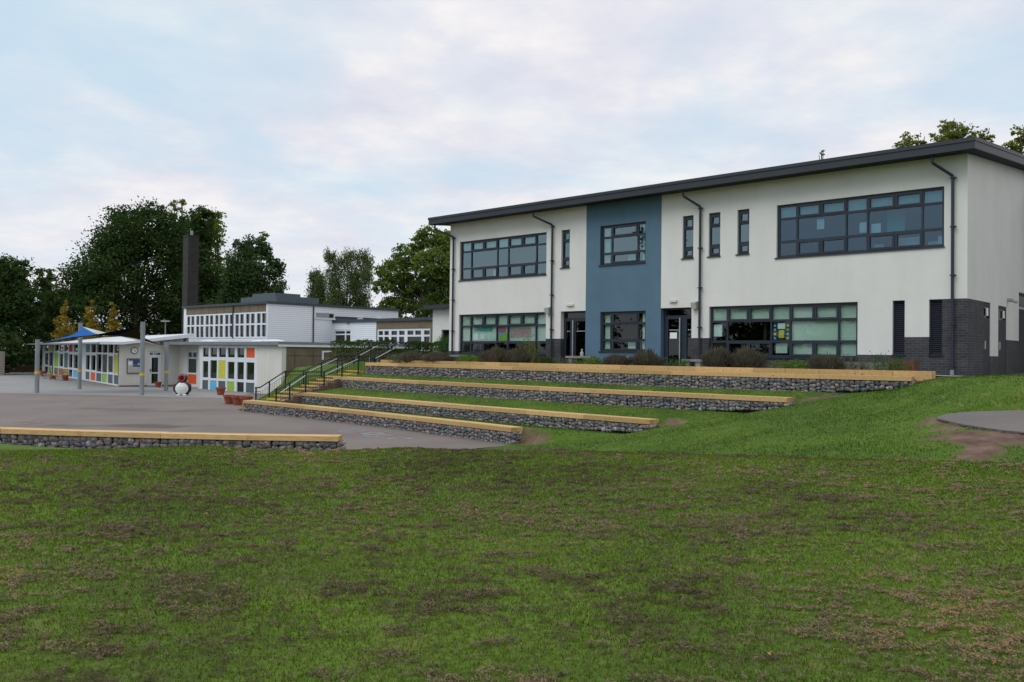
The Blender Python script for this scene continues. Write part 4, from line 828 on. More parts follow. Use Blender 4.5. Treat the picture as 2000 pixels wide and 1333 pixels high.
# gable and other walls
yR = NG(375, 655)[1]; 
zg = NG(240, 671.5)[2]; zh = NG(358, 659.5)[2]; yh = NG(358, 659.5)[1]
gsl = (zh-zg)/(yh-NG(240, 671.5)[1]); zroof = lambda y: max(zg+gsl*(y-NG(240, 671.5)[1]), zg-.02)
yw = NG(372, 700)[1]-.15
dx0, dx1 = NG(290.5, 690)[1], NG(316, 690)[1]; dzt, dzm, dzb = NG(303, 687)[2], NG(303, 695)[2], ZP+.05
gw = MB()
def gp(y0, y1, z0, z1a, z1b, m=gw, x0=-.25, x1=0.): m.hexa([(x0, y0, z0), (x1, y0, z0), (x1, y1, z0), (x0, y1, z0), (x0, y0, z1a), (x1, y0, z1a), (x1, y1, z1b), (x0, y1, z1b)])
gp(0, dx0, ZP, zroof(0), zroof(dx0)); gp(dx0, dx1, dzt, zroof(dx0), zroof(dx1)); gp(dx1, yw, ZP, zroof(dx1), zroof(yw))
gw.plate(xl-.4, -.25, zt_+.12, zroof(0)-.01, [], .0, .2); gw.box(xl-.4, xl, 0, .2, ZP, zt_+.12); gw.box(xl-.4, -.25, yw-.2, yw, ZP, zroof(yw)-.02); gw.box(xl-.4, xl-.15, .2, yw-.2, ZP, zroof(0)-.02)
gw.build('wall', M['cream'], nur)
MB().box(xl, -.12, .02, .2, ZP, zsill-.002).build('plinth', M['redbrick'], nur); gb = MB(); gb.box(.0, .03, .0, dx0-.05, ZP, ZP+.10); gb.box(.0, .03, dx1+.05, yw, ZP, ZP+.10); gb.build('skirting', M['redbrick'], nur)
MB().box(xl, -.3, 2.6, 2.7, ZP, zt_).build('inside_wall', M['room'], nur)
for xx in (X8(1342), X8(388)): MB().box(xx-.07, xx+.09, -.02, .13, zsill, zt_+.1).build('post', M['p_grey'], nur)
rr_ = MB(); ye = .05
for (q0, q1, t0, t1) in ((-1.35, ye, .10, .12), (ye, yR, .12, .22)): rr_.hexa([(xl-1.6, q0, zroof(q0)+.001), (.45, q0, zroof(q0)+.001), (.45, q1, zroof(q1)+.001), (xl-1.6, q1, zroof(q1)+.001), (xl-1.6, q0, zroof(q0)+t0), (.45, q0, zroof(q0)+t0), (.45, q1, zroof(q1)+t1), (xl-1.6, q1, zroof(q1)+t1)])
ro = rr_.build('roof', M['roofw'], nur); gt = MB(); gt.box(xl-1.6, .5, -1.47, -1.355, zroof(-1.35)-.03, zroof(-1.35)+.09); gt.build('gutter', M['roofg'], ro)
vb = MB()
for q0, q1 in ((-1.35, ye), (ye, yR)): vb.hexa([(.455, q0, zroof(q0)-.05), (.50, q0, zroof(q0)-.05), (.50, q1, zroof(q1)-.05), (.455, q1, zroof(q1)-.05), (.455, q0, zroof(q0)+.13), (.50, q0, zroof(q0)+.13), (.50, q1, zroof(q1)+.13), (.455, q1, zroof(q1)+.13)])
vb.build('verge_board', M['white'], ro)
# door with green exit sign, in the gable
df = MB().plate(dx0+.01, dx1-.01, dzb, dzt-.01, [(dx0+.09, dx1-.09, dzm+.05, dzt-.09), (dx0+.22, dx1-.22, dzb+.95, dzm-.14), (dx0+.22, dx1-.22, dzb+.15, dzb+.85)], .05, .14).swap(); df.v = [(-x, y, z) for x, y, z in df.v]; df.f = [q[::-1] for q in df.f]
do = df.build('door', M['white'], nur); MB().box(-.16, -.15, dx0+.05, dx1-.05, dzb+.05, dzt-.05).build('pane', M['dglass'], do)
ex = MB(); ex.box(-.135, -.125, (dx0+dx1)/2-.25, (dx0+dx1)/2+.25, dzm+.08, dzt-.12); ex.build('exit_sign', M['exitg'], do); MB().box(-.05, .02, dx0+.12, dx0+.16, dzb+1.0, dzb+1.2).build('handle', M['blackm'], do)
sg = MB(); c0 = (dx0+dx1)/2; zc_ = (dzm+.08+dzt-.12)/2; sg.box(-.124, -.121, c0-.13, c0-.03, zc_-.05, zc_+.05); sg.poly([(-.121, c0+.02, zc_-.05), (-.121, c0+.14, zc_), (-.121, c0+.02, zc_+.05)]); sg.build('exit_symbol', M['paper'], do)
# clock and notice board
ck = NG(262.3, 685); crad = 6.6/FPX*60
def ringx(mb, c, r, x0, x1, n=28):
    b = len(mb.v)
    for xx in (x0, x1):
        for i in range(n): a = 2*math.pi*i/n; mb.v.append((xx, c[1]+r*math.cos(a), c[2]+r*math.sin(a)))
    mb._t(2*n, .5)
    for i in range(n): j = (i+1) % n; mb.f.append((b+i, b+j, b+n+j, b+n+i))
    mb.f.append(tuple(b+n+i for i in range(n)))
    return mb
cko = ringx(MB(), ck, crad, 0, .06).build('wall_clock', M['p_grey'], nur); ringx(MB(), ck, crad*.78, .061, .066).build('clock_face', M['paper'], cko)
hd = MB(); hd.hexa([(.07, ck[1]-.01, ck[2]-.01), (.075, ck[1]-.01, ck[2]-.01), (.075, ck[1]+.01, ck[2]+.01), (.07, ck[1]+.01, ck[2]+.01), (.07, ck[1]+.09, ck[2]-.12), (.075, ck[1]+.09, ck[2]-.12), (.075, ck[1]+.11, ck[2]-.10), (.07, ck[1]+.11, ck[2]-.10)]); hd.box(.07, .075, ck[1]-.01, ck[1]+.01, ck[2], ck[2]+crad*.6); hd.build('clock_hand', M['blackm'], cko)
nb0, nb1 = NG(247.5, 715), NG(281, 715); nz1, nz0 = NG(262, 700.5)[2], NG(262, 730)[2]
nbo = MB().box(0, .07, nb0[1], nb1[1], nz0, nz1).build('notice_board', M['p_grey'], nur)
MB().box(.071, .075, nb0[1]+.06, nb1[1]-.06, nz0+.06, nz1-.06).build('paper_sheet', M['ivory'], nbo)
yy = lambda f: nb0[1]+(nb1[1]-nb0[1])*f; zz_ = lambda f: nz0+(nz1-nz0)*f
for a, b, c, d in ((.10, .92, .86, .94), (.35, .62, .58, .86), (.62, .92, .70, .86), (.35, .92, .44, .56), (.8, .94, .08, .44)): MB().box(.0755, .078, yy(a), yy(b), zz_(c), zz_(d)).build('poster', M['navyp'], nbo)
MB().box(.0755, .077, yy(.4), yy(.58), zz_(.62), zz_(.8)).build('paper', M['paper'], nbo); MB().box(.0755, .077, yy(.08), yy(.3), zz_(.55), zz_(.8)).build('paper', M['paper'], nbo)
pz = NG(357, 700)[1]; MB().path([(.06, pz+.2, zroof(pz)-.05), (.06, pz, zroof(pz)-.35), (.06, pz, ZP)], .05, 8).build('downpipe', M['p_grey'], nur)
# lamp on a pole behind the roof
lp = ud(323, 640, 78); lpo = thing('lamp_post', 'slim lamp post with a flat head, rising behind the low classroom roof', 'lamp post', (lp[0], lp[1], ZP), 0)
MB().tube((0, 0, ZP), (0, 0, ud(323, 629, 78)[2]), .07, .05, 8).build('pole', M['galv'], lpo); MB().box(-.35, .35, -.2, .2, ud(323, 629, 78)[2], ud(323, 626.5, 78)[2]).build('lamp_head', M['figure'], lpo)
# ------------------------------------------------------------------ lower mid block with flat roof
mb_ = thing('flat_roofed_block', 'flat roofed classroom block with white framed glazing, coloured panels and brown side wall', 'building', W(-37.23, -1.25, ZP), -YAW)
def q2(x, y): return (320+x/5.555, 560+y/5.555)
MF = lambda x, y: onplane(mb_, *q2(x, y), 'y', 0.)
X2 = lambda x: MF(x, 900)[0]
spec = [(415, 478, 'dark', 'W', 'p_grey'), (498, 570, 'dark', 'dark', 'p_blue'), (588, 665, 'dark', 'p_yellow', 'p_grey'), (685, 762, 'dark', 'W', 'p_green'), (788, 865, 'dark', 'W', 'dark'), (888, 978, 'p_red', 'W', 'p_grey')]
zt2 = MF(700, 665)[2]; a0 = MF(700, 768)[2]; a1 = MF(700, 805)[2]; b0 = MF(700, 1005)[2]; b1 = MF(700, 1030)[2]; c0 = MF(700, 1140)[2]; sl0 = MF(700, 1155)[2]
hs = []; pans = []
for a, b, *rows in spec:
    xa, xb = X2(a), X2(b)
    for (z0, z1), r in zip(((a0, zt2), (b0, a1), (c0, b1)), rows):
        e = .07 if r == 'W' else 0.; h = (xa+e*.3, xb-e*.3, z0+e*.4, z1-e); hs.append(h); pans.append((h, r))
xL, xD = X2(375), X2(1010)
fo = MB().plate(xL+.1, xD, sl0, zt2+.1, hs, .03, .10).build('window_frame', M['white'], mb_); MB().box(xL+.15, xD-.05, .115, .125, sl0+.05, zt2+.05).build('pane', M['dglass'], fo)
for h, r in pans:
    if r.startswith('p_'): MB().box(h[0]-.015, h[1]+.015, .05, .095, h[2]-.015, h[3]+.015).build('coloured_panel', M[r], mb_)
ztop = MF(1290, 636)[2]; zft = MF(1290, 598)[2]
cw = MB(); cw.box(xD, 0, 0, .3, ZP, ztop); cw.box(xL+.1, xD, -.0, .2, zt2+.1, ztop-.002); cw.box(xL, xL+.1, 0, 1.0, ZP, ztop); cw.box(xL+.1, xD, .0, .2, ZP, sl0-.003)
rec = onplane(mb_, *q2(300, 900), 'y', 1.0); rxa, rxb = onplane(mb_, *q2(250, 900), 'y', 1.0)[0], onplane(mb_, *q2(356, 900), 'y', 1.0)[0]; rz0 = onplane(mb_, *q2(300, 1065), 'y', 1.0)[2]; rz1 = onplane(mb_, *q2(300, 705), 'y', 1.0)[2]
cw.plate(rxa-4.0, xL, ZP, ztop-.003, [(rxa, rxb, rz0, rz1)], 1.0, 1.2); cw.build('wall', M['cream'], mb_)
rh = rz1-rz0; f3 = MB().plate(rxa+.01, rxb-.01, rz0+.01, rz1-.01, [(rxa+.1, (rxa+rxb)/2-.06, rz1-.17*rh, rz1-.06), ((rxa+rxb)/2+.06, rxb-.1, rz1-.17*rh, rz1-.06), (rxa+.1, rxb-.1, rz0+.36*rh, rz1-.22*rh), (rxa+.08, rxb-.08, rz0+.05, rz0+.31*rh)], 1.03, 1.1).build('window', M['white'], mb_)
MB().box(rxa+.05, rxb-.05, 1.11, 1.12, rz0+.05, rz1-.05).build('pane', M['dglass'], f3); MB().box(rxa+.07, rxb-.07, 1.05, 1.09, rz0+.04, rz0+.32*rh).build('coloured_panel', M['p_red'], mb_)
MB().box(rxa-4, -.3, 4.4, 4.5, ZP, ztop-.02).build('inside_wall', M['room'], mb_)
sd_ = MB(); sd_.box(-.3, -.004, .3, 12.0, ZP, ztop); sd_.box(-14, -.3, 11.7, 12.0, ZP, ztop-.01); sd_.build('side_wall', M['agg'], mb_)
jt = MB()
for y in (.9, 2.2, 3.5, 4.8, 6.1, 7.4): jt.box(-.004, .001, y-.012, y+.012, ZP, ztop-.32)
jt.box(-.004, .0015, .3, 12, ztop-.64, ztop-.615); jt.build('panel_joint', M['void'], mb_)
MB().box(rxa-4.2, .06, -.28, 12.1, ztop+.003, zft).build('roof', M['roofg'], mb_); fl = MB(); fl.box(.065, .10, -.28, 12.1, ztop-.09, ztop+.03); fl.build('flashing', M['white'], mb_.children[-1])
rfm = mb_.children[-1]
dw = onplane(mb_, 640, 700, 'x', 0.); MB().box(0.002, .06, dw[1]-.45, dw[1]-.33, ZU, ZU+.55).box(0.002, .06, dw[1]-.33, dw[1]+.3, ZU+.45, ZU+.55).build('door_surround', M['white'], mb_)
for px, pw, py in ((411, 38, 660), (508, 34, 659), (535, 38, 660)):
    yv = {411: 1.2, 508: 2.2, 535: 1.0}[px]; p = onplane(mb_, px, py, 'y', yv); r_ = pw/2/FPX*(55+yv)*1.15
    d = MB().lathe([(r_*1.02, 0), (r_*1.02, .05), (r_*.9, .07), (r_*.7, .12), (r_*.35, .155), (.02, .165)], 20, (p[0], p[1], zft)); d.build('rooflight', M['dome'], rfm, smooth=True)
# ------------------------------------------------------------------ hall with clerestory windows
H0 = W(-46.5, -5.95, ZP); hall = thing('school_hall', 'tall white clad school hall with two rows of narrow windows and dark roof edge', 'building', H0, -YAW)
HF = lambda px, py: onplane(hall, px, py, 'y', 0.); HS = lambda px, py: onplane(hall, px, py, 'x', 0.)
xl = HF(359, 640)[0]; zr0 = HF(523, 593.5)[2]; zr1 = HF(523, 590.5)[2]; zw1 = HF(523, 609)[2]; zw0 = .92; xb0 = HF(364, 620)[0]
n = 8; bw_ = (-.12-xb0)/n; hs = []
for i in range(n):
    x = xb0+i*bw_
    for a, b in ((.12, .46), (.57, .92)): hs += [(x+bw_*a, x+bw_*b, 1.98, zw1-.1), (x+bw_*a, x+bw_*b, zw0+.1, 1.86)]
fo = MB().plate(xb0, -.12, zw0, zw1, hs, -.02, .06).build('window_frame', M['white'], hall); MB().box(xb0+.05, -.17, .07, .08, zw0+.03, zw1-.05).build('pane', M['dglass'], fo)
MB().box(xb0, -.1, 0, .2, zw1+.003, zr0-.003).build('panel_band', M['agg'], hall)
jb = MB()
for i in range(1, 10): x = xb0+i*(-.1-xb0)/10; jb.box(x-.012, x+.012, -.004, 0, zw1+.01, zr0-.01)
jb.build('panel_joint', M['void'], hall)
x = xb0+bw_*4.92; MB().tube((x, -.06, zw0), (x, -.06, zr0), .05, n=8).build('downpipe', M['roofd'], hall)
cl = MB(); cl.box(xl, xb0, -.02, .2, ZP, zr0); cl.box(xb0, -.1, .0, .2, ZP, zw0-.003); cl.box(xl, xl+.2, .2, 11.9, ZP, zr0); cl.box(xl+.2, -.2, 11.7, 11.9, ZP, zr0)
bz1, bz0 = 2.80, 2.36; g1 = HS(762, 640)[1]
cl.plate(0, 11.9, ZP, zr0, [(4.0, 5.66, 2.50, 2.87), (5.72, 11.2, bz0, 2.66)], 0, .2)
k = len(cl.v)-0
cl2 = MB().plate(-.02, 11.9, ZP, zr0, [(4.0, 5.66, 2.50, 2.87), (5.72, 11.2, 2.30, 2.68)], 0, .2)
cl = MB(); cl.box(xl, xb0, -.02, .2, ZP, zr0); cl.box(xb0, -.2, .0, .2, ZP, zw0-.003); cl.box(xl, xl+.2, .2, 11.9, ZP, zr0); cl.box(xl+.2, -.2, 11.7, 11.9, ZP, zr0); cl.build('wall', M['wclad'], hall)
cl2.swap(); cl2.v = [(-x, y, z) for x, y, z in cl2.v]; cl2.f = [q[::-1] for q in cl2.f]; cl2.build('clad_wall', M['wclad'], hall)
MB().box(-.14, -.10, 5.74, 11.2, 2.3, 2.68).build('dark_band', M['p_grey'], hall)
for y in (8.0, 9.9): MB().box(-.02, .2, y-.22, y+.22, 2.36, 2.62).build('wall_light', M['paper'], hall)
wf = MB().plate(4.0, 5.66, 2.50, 2.87, [(4.06, 5.60, 2.56, 2.82)], .03, .09).swap(); wf.v = [(-x, y, z) for x, y, z in wf.v]; wf.f = [q[::-1] for q in wf.f]; wfo = wf.build('window', M['figure'], hall); MB().box(-.12, -.11, 4.03, 5.63, 2.53, 2.85).build('pane', M['glassup'], wfo); MB().box(.0, .08, 3.95, 5.72, 2.40, 2.47).build('sill', M['white'], wfo)
MB().tube((.06, 3.77, .3), (.06, 3.77, zr0), .05, n=8).build('downpipe', M['roofd'], hall)
MB().box(xl-.12, .12, -.14, 12.0, zr0+.003, zr1+.06).build('roof', M['roofd'], hall); MB().box(xl+.3, -.3, 3, 3.1, ZP, zr0-.05).build('inside_wall', M['room'], hall)
hr = hall.children[-2]; pa = ud(520, 590, 64); pa = local(hall, pa)
ph = ud(560, 581, 64)[2]; MB().box(pa[0]-2.8, pa[0]+2.2, pa[1]-.5, pa[1]+3.2, zr1+.063, ph).build('plant_room', M['p_grey'], hr); MB().box(pa[0]-2.0, pa[0]+1.2, pa[1], pa[1]+2.2, ph+.003, ph+.28).build('plant_room_cap', M['p_grey'], hr)
# chimney
c_ = ud(371, 600, 74); ch = thing('chimney_stack', 'tall square dark brick chimney standing behind the school hall', 'chimney', (c_[0], c_[1], ZP), -YAW); wC = 1.0
MB().box(-.48, .48, -.48, .48, ZP, ud(371, 463.5, 74)[2]).build('shaft', M['chim'], ch); zc2 = ud(371, 463.5, 74)[2]; MB().plate(-.51, .51, zc2, zc2+.12, [], -.51, .51).build('cap', M['chim'], ch)
MB().tube((.1, 0, zc2+.12), (.1, 0, zc2+.55), .12, n=8).build('flue', M['galv'], ch)
# white and brown single storey wing (between the hall and the big building)
B0 = W(-46.5, -11.52, ZU); wg = thing('entrance_wing', 'single storey wing, half white clad and half brown panelled, with white windows', 'building', B0, -YAW)
BF = lambda px, py: onplane(wg, px, py, 'y', 0.)
def q3(x, y): return (640+x/5.555, 560+y/5.555)
zt3 = BF(735, 629)[2]; xs_ = BF(734.7, 660)[0]; xe = BF(846, 660)[0]
w0 = BF(*q3(72, 500))[0]; w1 = BF(*q3(250, 500))[0]; wz1, wz0 = BF(*q3(150, 470))[2], BF(*q3(150, 612))[2]
MB().plate(0.0, xs_, ZU, zt3, [(w0, w1, wz0, wz1)], 0, .2).build('clad_wall', M['wclad'], wg)
wm = w0+(w1-w0)*.66; wh = wz1-wz0
fo = MB().plate(w0+.01, w1-.01, wz0, wz1, [(w0+.09, wm-.06, wz0+.08, wz0+wh*.6), (w0+.09, wm-.06, wz0+wh*.7, wz1-.1), (wm+.06, w1-.08, wz0+.08, wz0+wh*.6), (wm+.06, w1-.08, wz0+wh*.7, wz1-.1)], .03, .1).build('window', M['white'], wg); MB().box(w0+.05, w1-.05, .11, .12, wz0+.05, wz1-.05).build('pane', M['dglass'], fo)
v0, v1 = BF(*q3(535, 500))[0], BF(*q3(1112, 500))[0]; vz1, vz0 = BF(*q3(800, 458))[2], BF(*q3(800, 695))[2]
MB().plate(xs_, xe, ZU, zt3, [(v0, v1, vz0, vz1)], .004, .2).build('panel_wall', M['agg'], wg)
vt0, vt1 = BF(*q3(800, 525))[2], BF(*q3(800, 480))[2]; vb1 = BF(*q3(800, 545))[2]; hs = []
X3 = lambda x: BF(*q3(x, 560))[0]
for a, b in ((548, 595), (610, 658), (685, 748), (768, 830), (860, 925), (943, 1008), (1040, 1103)): hs.append((X3(a), X3(b), vt0, vt1))
for a, b in ((548, 595), (610, 658), (685, 748), (768, 826), (862, 1012), (1040, 1103)): hs.append((X3(a), X3(b), vz0+.08, vb1))
fo = MB().plate(v0+.01, v1-.01, vz0, vz1-.01, hs, .03, .1).build('window', M['white'], wg); MB().box(v0+.05, v1-.05, .11, .12, vz0+.05, vz1-.05).build('pane', M['dglass'], fo)
MB().box(.3, xe, 2.4, 2.5, ZU, zt3-.02).build('inside_wall', M['room'], wg)
MB().box(-.3, xe+.1, -.12, 9, zt3+.003, zt3+.22).build('roof', M['roofd'], wg); rfw = wg.children[-1]
p = BF(*q3(935, 350)); MB().lathe([(1.6, 0), (1.6, .1), (1.3, .22), (.7, .38), (.05, .44)], 20, (p[0]+2, 4.5, zt3+.22)).build('rooflight', M['dome'], rfw, smooth=True)
sc_ = MB().box(1.9, 1.98, -.3, 0, zt3-.12, zt3-.02).build('camera_bracket', M['galv'], wg)
# ------------------------------------------------------------------ shade sail on four posts
pp = [uz(71.7, 768, ZP), uz(154.9, 760.5, ZP), uz(276.8, 772.5, ZP), uz(324.2, 764.2, ZP)]; tops = [664.5, 631.5, 630, 671.6]
side_l = ['short galvanised sail post, leftmost, standing before the paving edge', 'tall galvanised sail post at the back, holding the peak of the blue sail', 'tallest galvanised sail post, in front of the notice board', 'short galvanised sail post beside the classroom door, right of the tallest post']
ptop = []
for P, ty, lb in zip(pp, tops, side_l):
    X_ = {0: 71.8, 1: 155.6, 2: 279, 3: 326}[len(ptop)]; zt = ud(X_, ty, P[1])[2]
    r = thing('sail_post', lb, 'post', (P[0], P[1], ZP), 0, 'posts of the shade sail')
    MB().tube((0, 0, ZP-.05), (0, 0, zt), .125, .125, 16).build('pole', M['galv'], r, smooth=False)
    MB().tube((0, 0, ZP+1.12), (0, 0, ZP+1.27), .131, .131, 16).build('yellow_band', M['yellow'], r)
    MB().tube((0, 0, zt), (0, 0, zt+.03), .13, .13, 16).build('cap', M['galv'], r); ptop.append(np.array([P[0], P[1], zt-.18]))
A_, B_, C_, D_ = ptop[0], ptop[1], ptop[3], ptop[2]      # around the square: low, high, low, high
def pull(p): c = (A_+B_+C_+D_)/4; return p+(c-p)*.07
qa, qb, qc, qd = map(pull, (A_, B_, C_, D_))
def sail(u, v):
    p = (1-u)*(1-v)*qa + (1-u)*v*qb + u*v*qc + u*(1-v)*qd; c = (qa+qb+qc+qd)/4; e = 1-min(1, 1.0); 
    k = .22*(4*u*(1-u)*(abs(2*v-1)**3) + 4*v*(1-v)*(abs(2*u-1)**3)); return p+(c-p)*k
sroot = thing('shade_sail', 'stretched shade sail in blue, white and dark fabric slung between four posts', 'shade sail', (qa+qb+qc+qd)/4*np.array([1, 1, 0])+np.array([0, 0, .9]), 0)
def fab(name, c, tr):
    m = bpy.data.materials.new(name); m.use_nodes = True; t = m.node_tree; t.nodes.clear(); d = N(t, 'ShaderNodeBsdfDiffuse'); l_ = N(t, 'ShaderNodeBsdfTranslucent'); ms = N(t, 'ShaderNodeMixShader', ins={0: tr}); co = N(t, 'ShaderNodeTexCoord'); n = N(t, 'ShaderNodeTexNoise', ins={'Scale': 1.5, 'Detail': 3.0}); t.links.new(co.outputs['Object'], n.inputs['Vector'])
    r = ramp(t, [(.3, tuple(v*.8 for v in c)), (.7, c)]); t.links.new(n.outputs['Fac'], r.inputs[0]); t.links.new(r.outputs[0], d.inputs[0]); t.links.new(r.outputs[0], l_.inputs[0]); t.links.new(d.outputs[0], ms.inputs[1]); t.links.new(l_.outputs[0], ms.inputs[2]); o = N(t, 'ShaderNodeOutputMaterial'); t.links.new(ms.outputs[0], o.inputs[0]); return m
nS = 12
for nm, mm_, sel in (('blue_panel', fab('blue_fabric', (.07, .24, .62), .6), 0), ('white_panel', fab('white_fabric', (.70, .72, .68), .5), 1), ('olive_panel', fab('olive_fabric', (.055, .048, .018), .35), 2), ('navy_panel', fab('navy_fabric', (.008, .016, .05), .3), 3)):
    # fabric panels meet along the two diagonals
    cor = {0: ((0, 0), (0, 1)), 1: ((0, 1), (1, 1)), 2: ((1, 1), (1, 0)), 3: ((1, 0), (0, 0))}[sel]; mb2 = MB()
    for side in (0, -.012):
        def P_(i, j): a_ = i/nS; b_ = j/nS; u = (1-a_)*.5+a_*((1-b_)*cor[0][0]+b_*cor[1][0]); v = (1-a_)*.5+a_*((1-b_)*cor[0][1]+b_*cor[1][1]); p = sail(u, v); return (p[0]-sroot.location[0], p[1]-sroot.location[1], p[2]+side)
        for i in range(nS):
            for j in range(nS): qd_ = [P_(i, j), P_(i+1, j), P_(i+1, j+1), P_(i, j+1)]; mb2.poly(qd_ if side else qd_[::-1])
    mb2.build(nm, mm_, sroot, smooth=False)
for a_, b_ in ((A_, qa), (B_, qb), (C_, qc), (D_, qd)): MB().tube((a_[0]-sroot.location[0], a_[1]-sroot.location[1], a_[2]), (b_[0]-sroot.location[0], b_[1]-sroot.location[1], b_[2]), .018, n=6).build('cable', M['steel'], sroot)
# ------------------------------------------------------------------ pots, bench, bin, furniture on the playground
def pot(x, y, z, h, label, group='terracotta pots'):
    r = thing('plant_pot', label, 'pot', (x, y, z), random.uniform(0, 6), group); s = h/.42
    MB().lathe([(.17*s, 0), (.23*s, .28*s), (.235*s, .32*s), (.275*s, .325*s), (.28*s, .42*s), (.245*s, .42*s), (.235*s, .37*s)], 20, (0, 0, z)).build('pot_body', M['terra'], r, smooth=False)
    MB().lathe([(.23*s, 0), (.23*s, .01)], 16, (0, 0, z+.36*s)).build('soil', M['soil'], r); return r
for px, py, h, lb in ((447.5, 789.5, .42, 'leftmost of three terracotta pots in a row by the lowest bench'), (464, 791.5, .43, 'middle of three terracotta pots in a row by the lowest bench'), (481, 794, .44, 'terracotta pot touching the left end of the lowest gabion bench'), (431, 772, .42, 'terracotta pot standing alone in front of the green window panel'), (308.5, 757, .36, 'terracotta pot at the white classroom door'), (127, 744, .40, 'terracotta pot beside the wooden garden bench'), (85, 735.5, .46, 'dark terracotta pot at the far end of the coloured windows'), (104, 741, .36, 'small terracotta pot half hidden by the wooden garden bench')):
    p = uz(px, py, ZP); pot(p[0], p[1], ZP, h*1.05, lb)
# garden bench facing away from the window wall
p = uz(110, 743.5, ZP); bn = thing('garden_bench', 'wooden garden bench with armrests in front of the coloured classroom windows', 'bench', (p[0], p[1], ZP), NA+.5)
def bx(*a): return MB().box(*a)
stl = MB()
for k in range(4): stl.box(-.75, .75, .02+k*.12, .11+k*.12, ZP+.42, ZP+.445)
stl.box(-.72, .72, .0, .48, ZP+.39, ZP+.418); stl.build('seat', M['benchwood'], bn)
bk = MB()
for k in range(9): bk.box(-.70+k*.165, -.62+k*.165, .47, .495, ZP+.5, ZP+.86)
bk.box(-.75, .75, .46, .505, ZP+.86, ZP+.94).box(-.75, .75, .46, .505, ZP+.46, ZP+.51); bk.build('backrest', M['benchwood'], bn)
for sx in (-.76, .70):
    bx(sx, sx+.06, .0, .06, ZP, ZP+.66).build('leg', M['benchwood'], bn); bx(sx, sx+.06, .44, .5, ZP, ZP+.46).build('leg', M['benchwood'], bn); bx(sx-.01, sx+.07, -.04, .5, ZP+.662, ZP+.695).build('armrest', M['benchwood'], bn)
p = uz(93, 740, ZP); tb = thing('low_table', 'small grey low table between the garden bench and the left sail post', 'table', (p[0], p[1], ZP), NA)
bx(-.45, .45, -.3, .3, ZP+.36, ZP+.40).build('table_top', M['figure'], tb)
for sx in (-.4, .34):
    for sy in (-.26, .2): bx(sx, sx+.06, sy, sy+.06, ZP, ZP+.358).build('leg', M['figure'], tb)
# penguin shaped litter bin
p = uz(356, 772.5, ZP); pb = thing('litter_bin', 'penguin shaped litter bin with a white belly and open red beak', 'litter bin', (p[0], p[1], ZP), math.radians(12)); S = 1.22/1.22
M['bblack'] = mat('glossy_black_plastic', (.012, .012, .014), .3, .05, 4, spec=.5); M['bwhite'] = mat('white_plastic', (.62, .64, .62), .4, .04, 3, spec=.5); M['bred'] = mat('red_plastic', (.55, .02, .02), .4, .05, 3, spec=.5)
body = MB().lathe([(.10, .0), (.30, .02), (.40, .16), (.435, .34), (.42, .52), (.34, .70), (.27, .80), (.0, .81)], 28, (0, 0, ZP), .82).build('body', M['bblack'], pb, smooth=True)
MB().lathe([(.02, .795), (.20, .80), (.265, .88), (.285, 1.0), (.265, 1.11), (.19, 1.20), (.08, 1.235), (.0, 1.24)], 28, (0, 0, ZP)).build('head', M['bblack'], pb, smooth=True)
bl = MB(); n_ = 24; rows = []
for i in range(13):      # white belly shield wrapped round the front
    z = .05+.68*i/12; hw = .36*math.sin(math.pi*(i+.6)/13.2)**.6; zz = np.interp(z, [0, .16, .34, .52, .70, .8], [.30, .40, .435, .42, .34, .27]); row = []
    for j in range(n_+1): x = hw*(2*j/n_-1); x = max(-zz+.01, min(zz-.01, x)); y = -math.sqrt(max(0, 1-(x/zz)**2))*zz*.82-.012; row.append((x, y, ZP+z))
    rows.append(row)
for i in range(12):
    for j in range(n_): bl.poly([rows[i][j], rows[i][j+1], rows[i+1][j+1], rows[i+1][j]])
bl.build('belly', M['bwhite'], pb, smooth=True)
MB().tube((0, -.20, ZP+1.0), (0, -.33, ZP+1.0), .175, .20, 20).build('beak', M['bred'], pb); MB().tube((0, -.325, ZP+1.0), (0, -.335, ZP+1.0), .14, .14, 20).build('mouth_opening', M['void'], pb.children[-1])
for sx in (-1, 1):
    MB().lathe([(.0, -.02), (.05, .0), (.075, .2), (.06, .40), (.0, .46)], 12, (sx*.425, -.02, ZP+.22), 1.3).build('flipper', M['bblack'], pb, smooth=True)
    MB().lathe([(.0, .0), (.13, .01), (.12, .05), (.0, .08)], 14, (sx*.17, -.28, ZP), 1.2).build('foot', M['bwhite'], pb, smooth=True)
    MB().lathe([(.0, .0), (.02, .005), (.02, .03), (.0, .035)], 10, (sx*.13, -.255, ZP+1.14)).build('eye', M['bwhite'], pb, smooth=True)
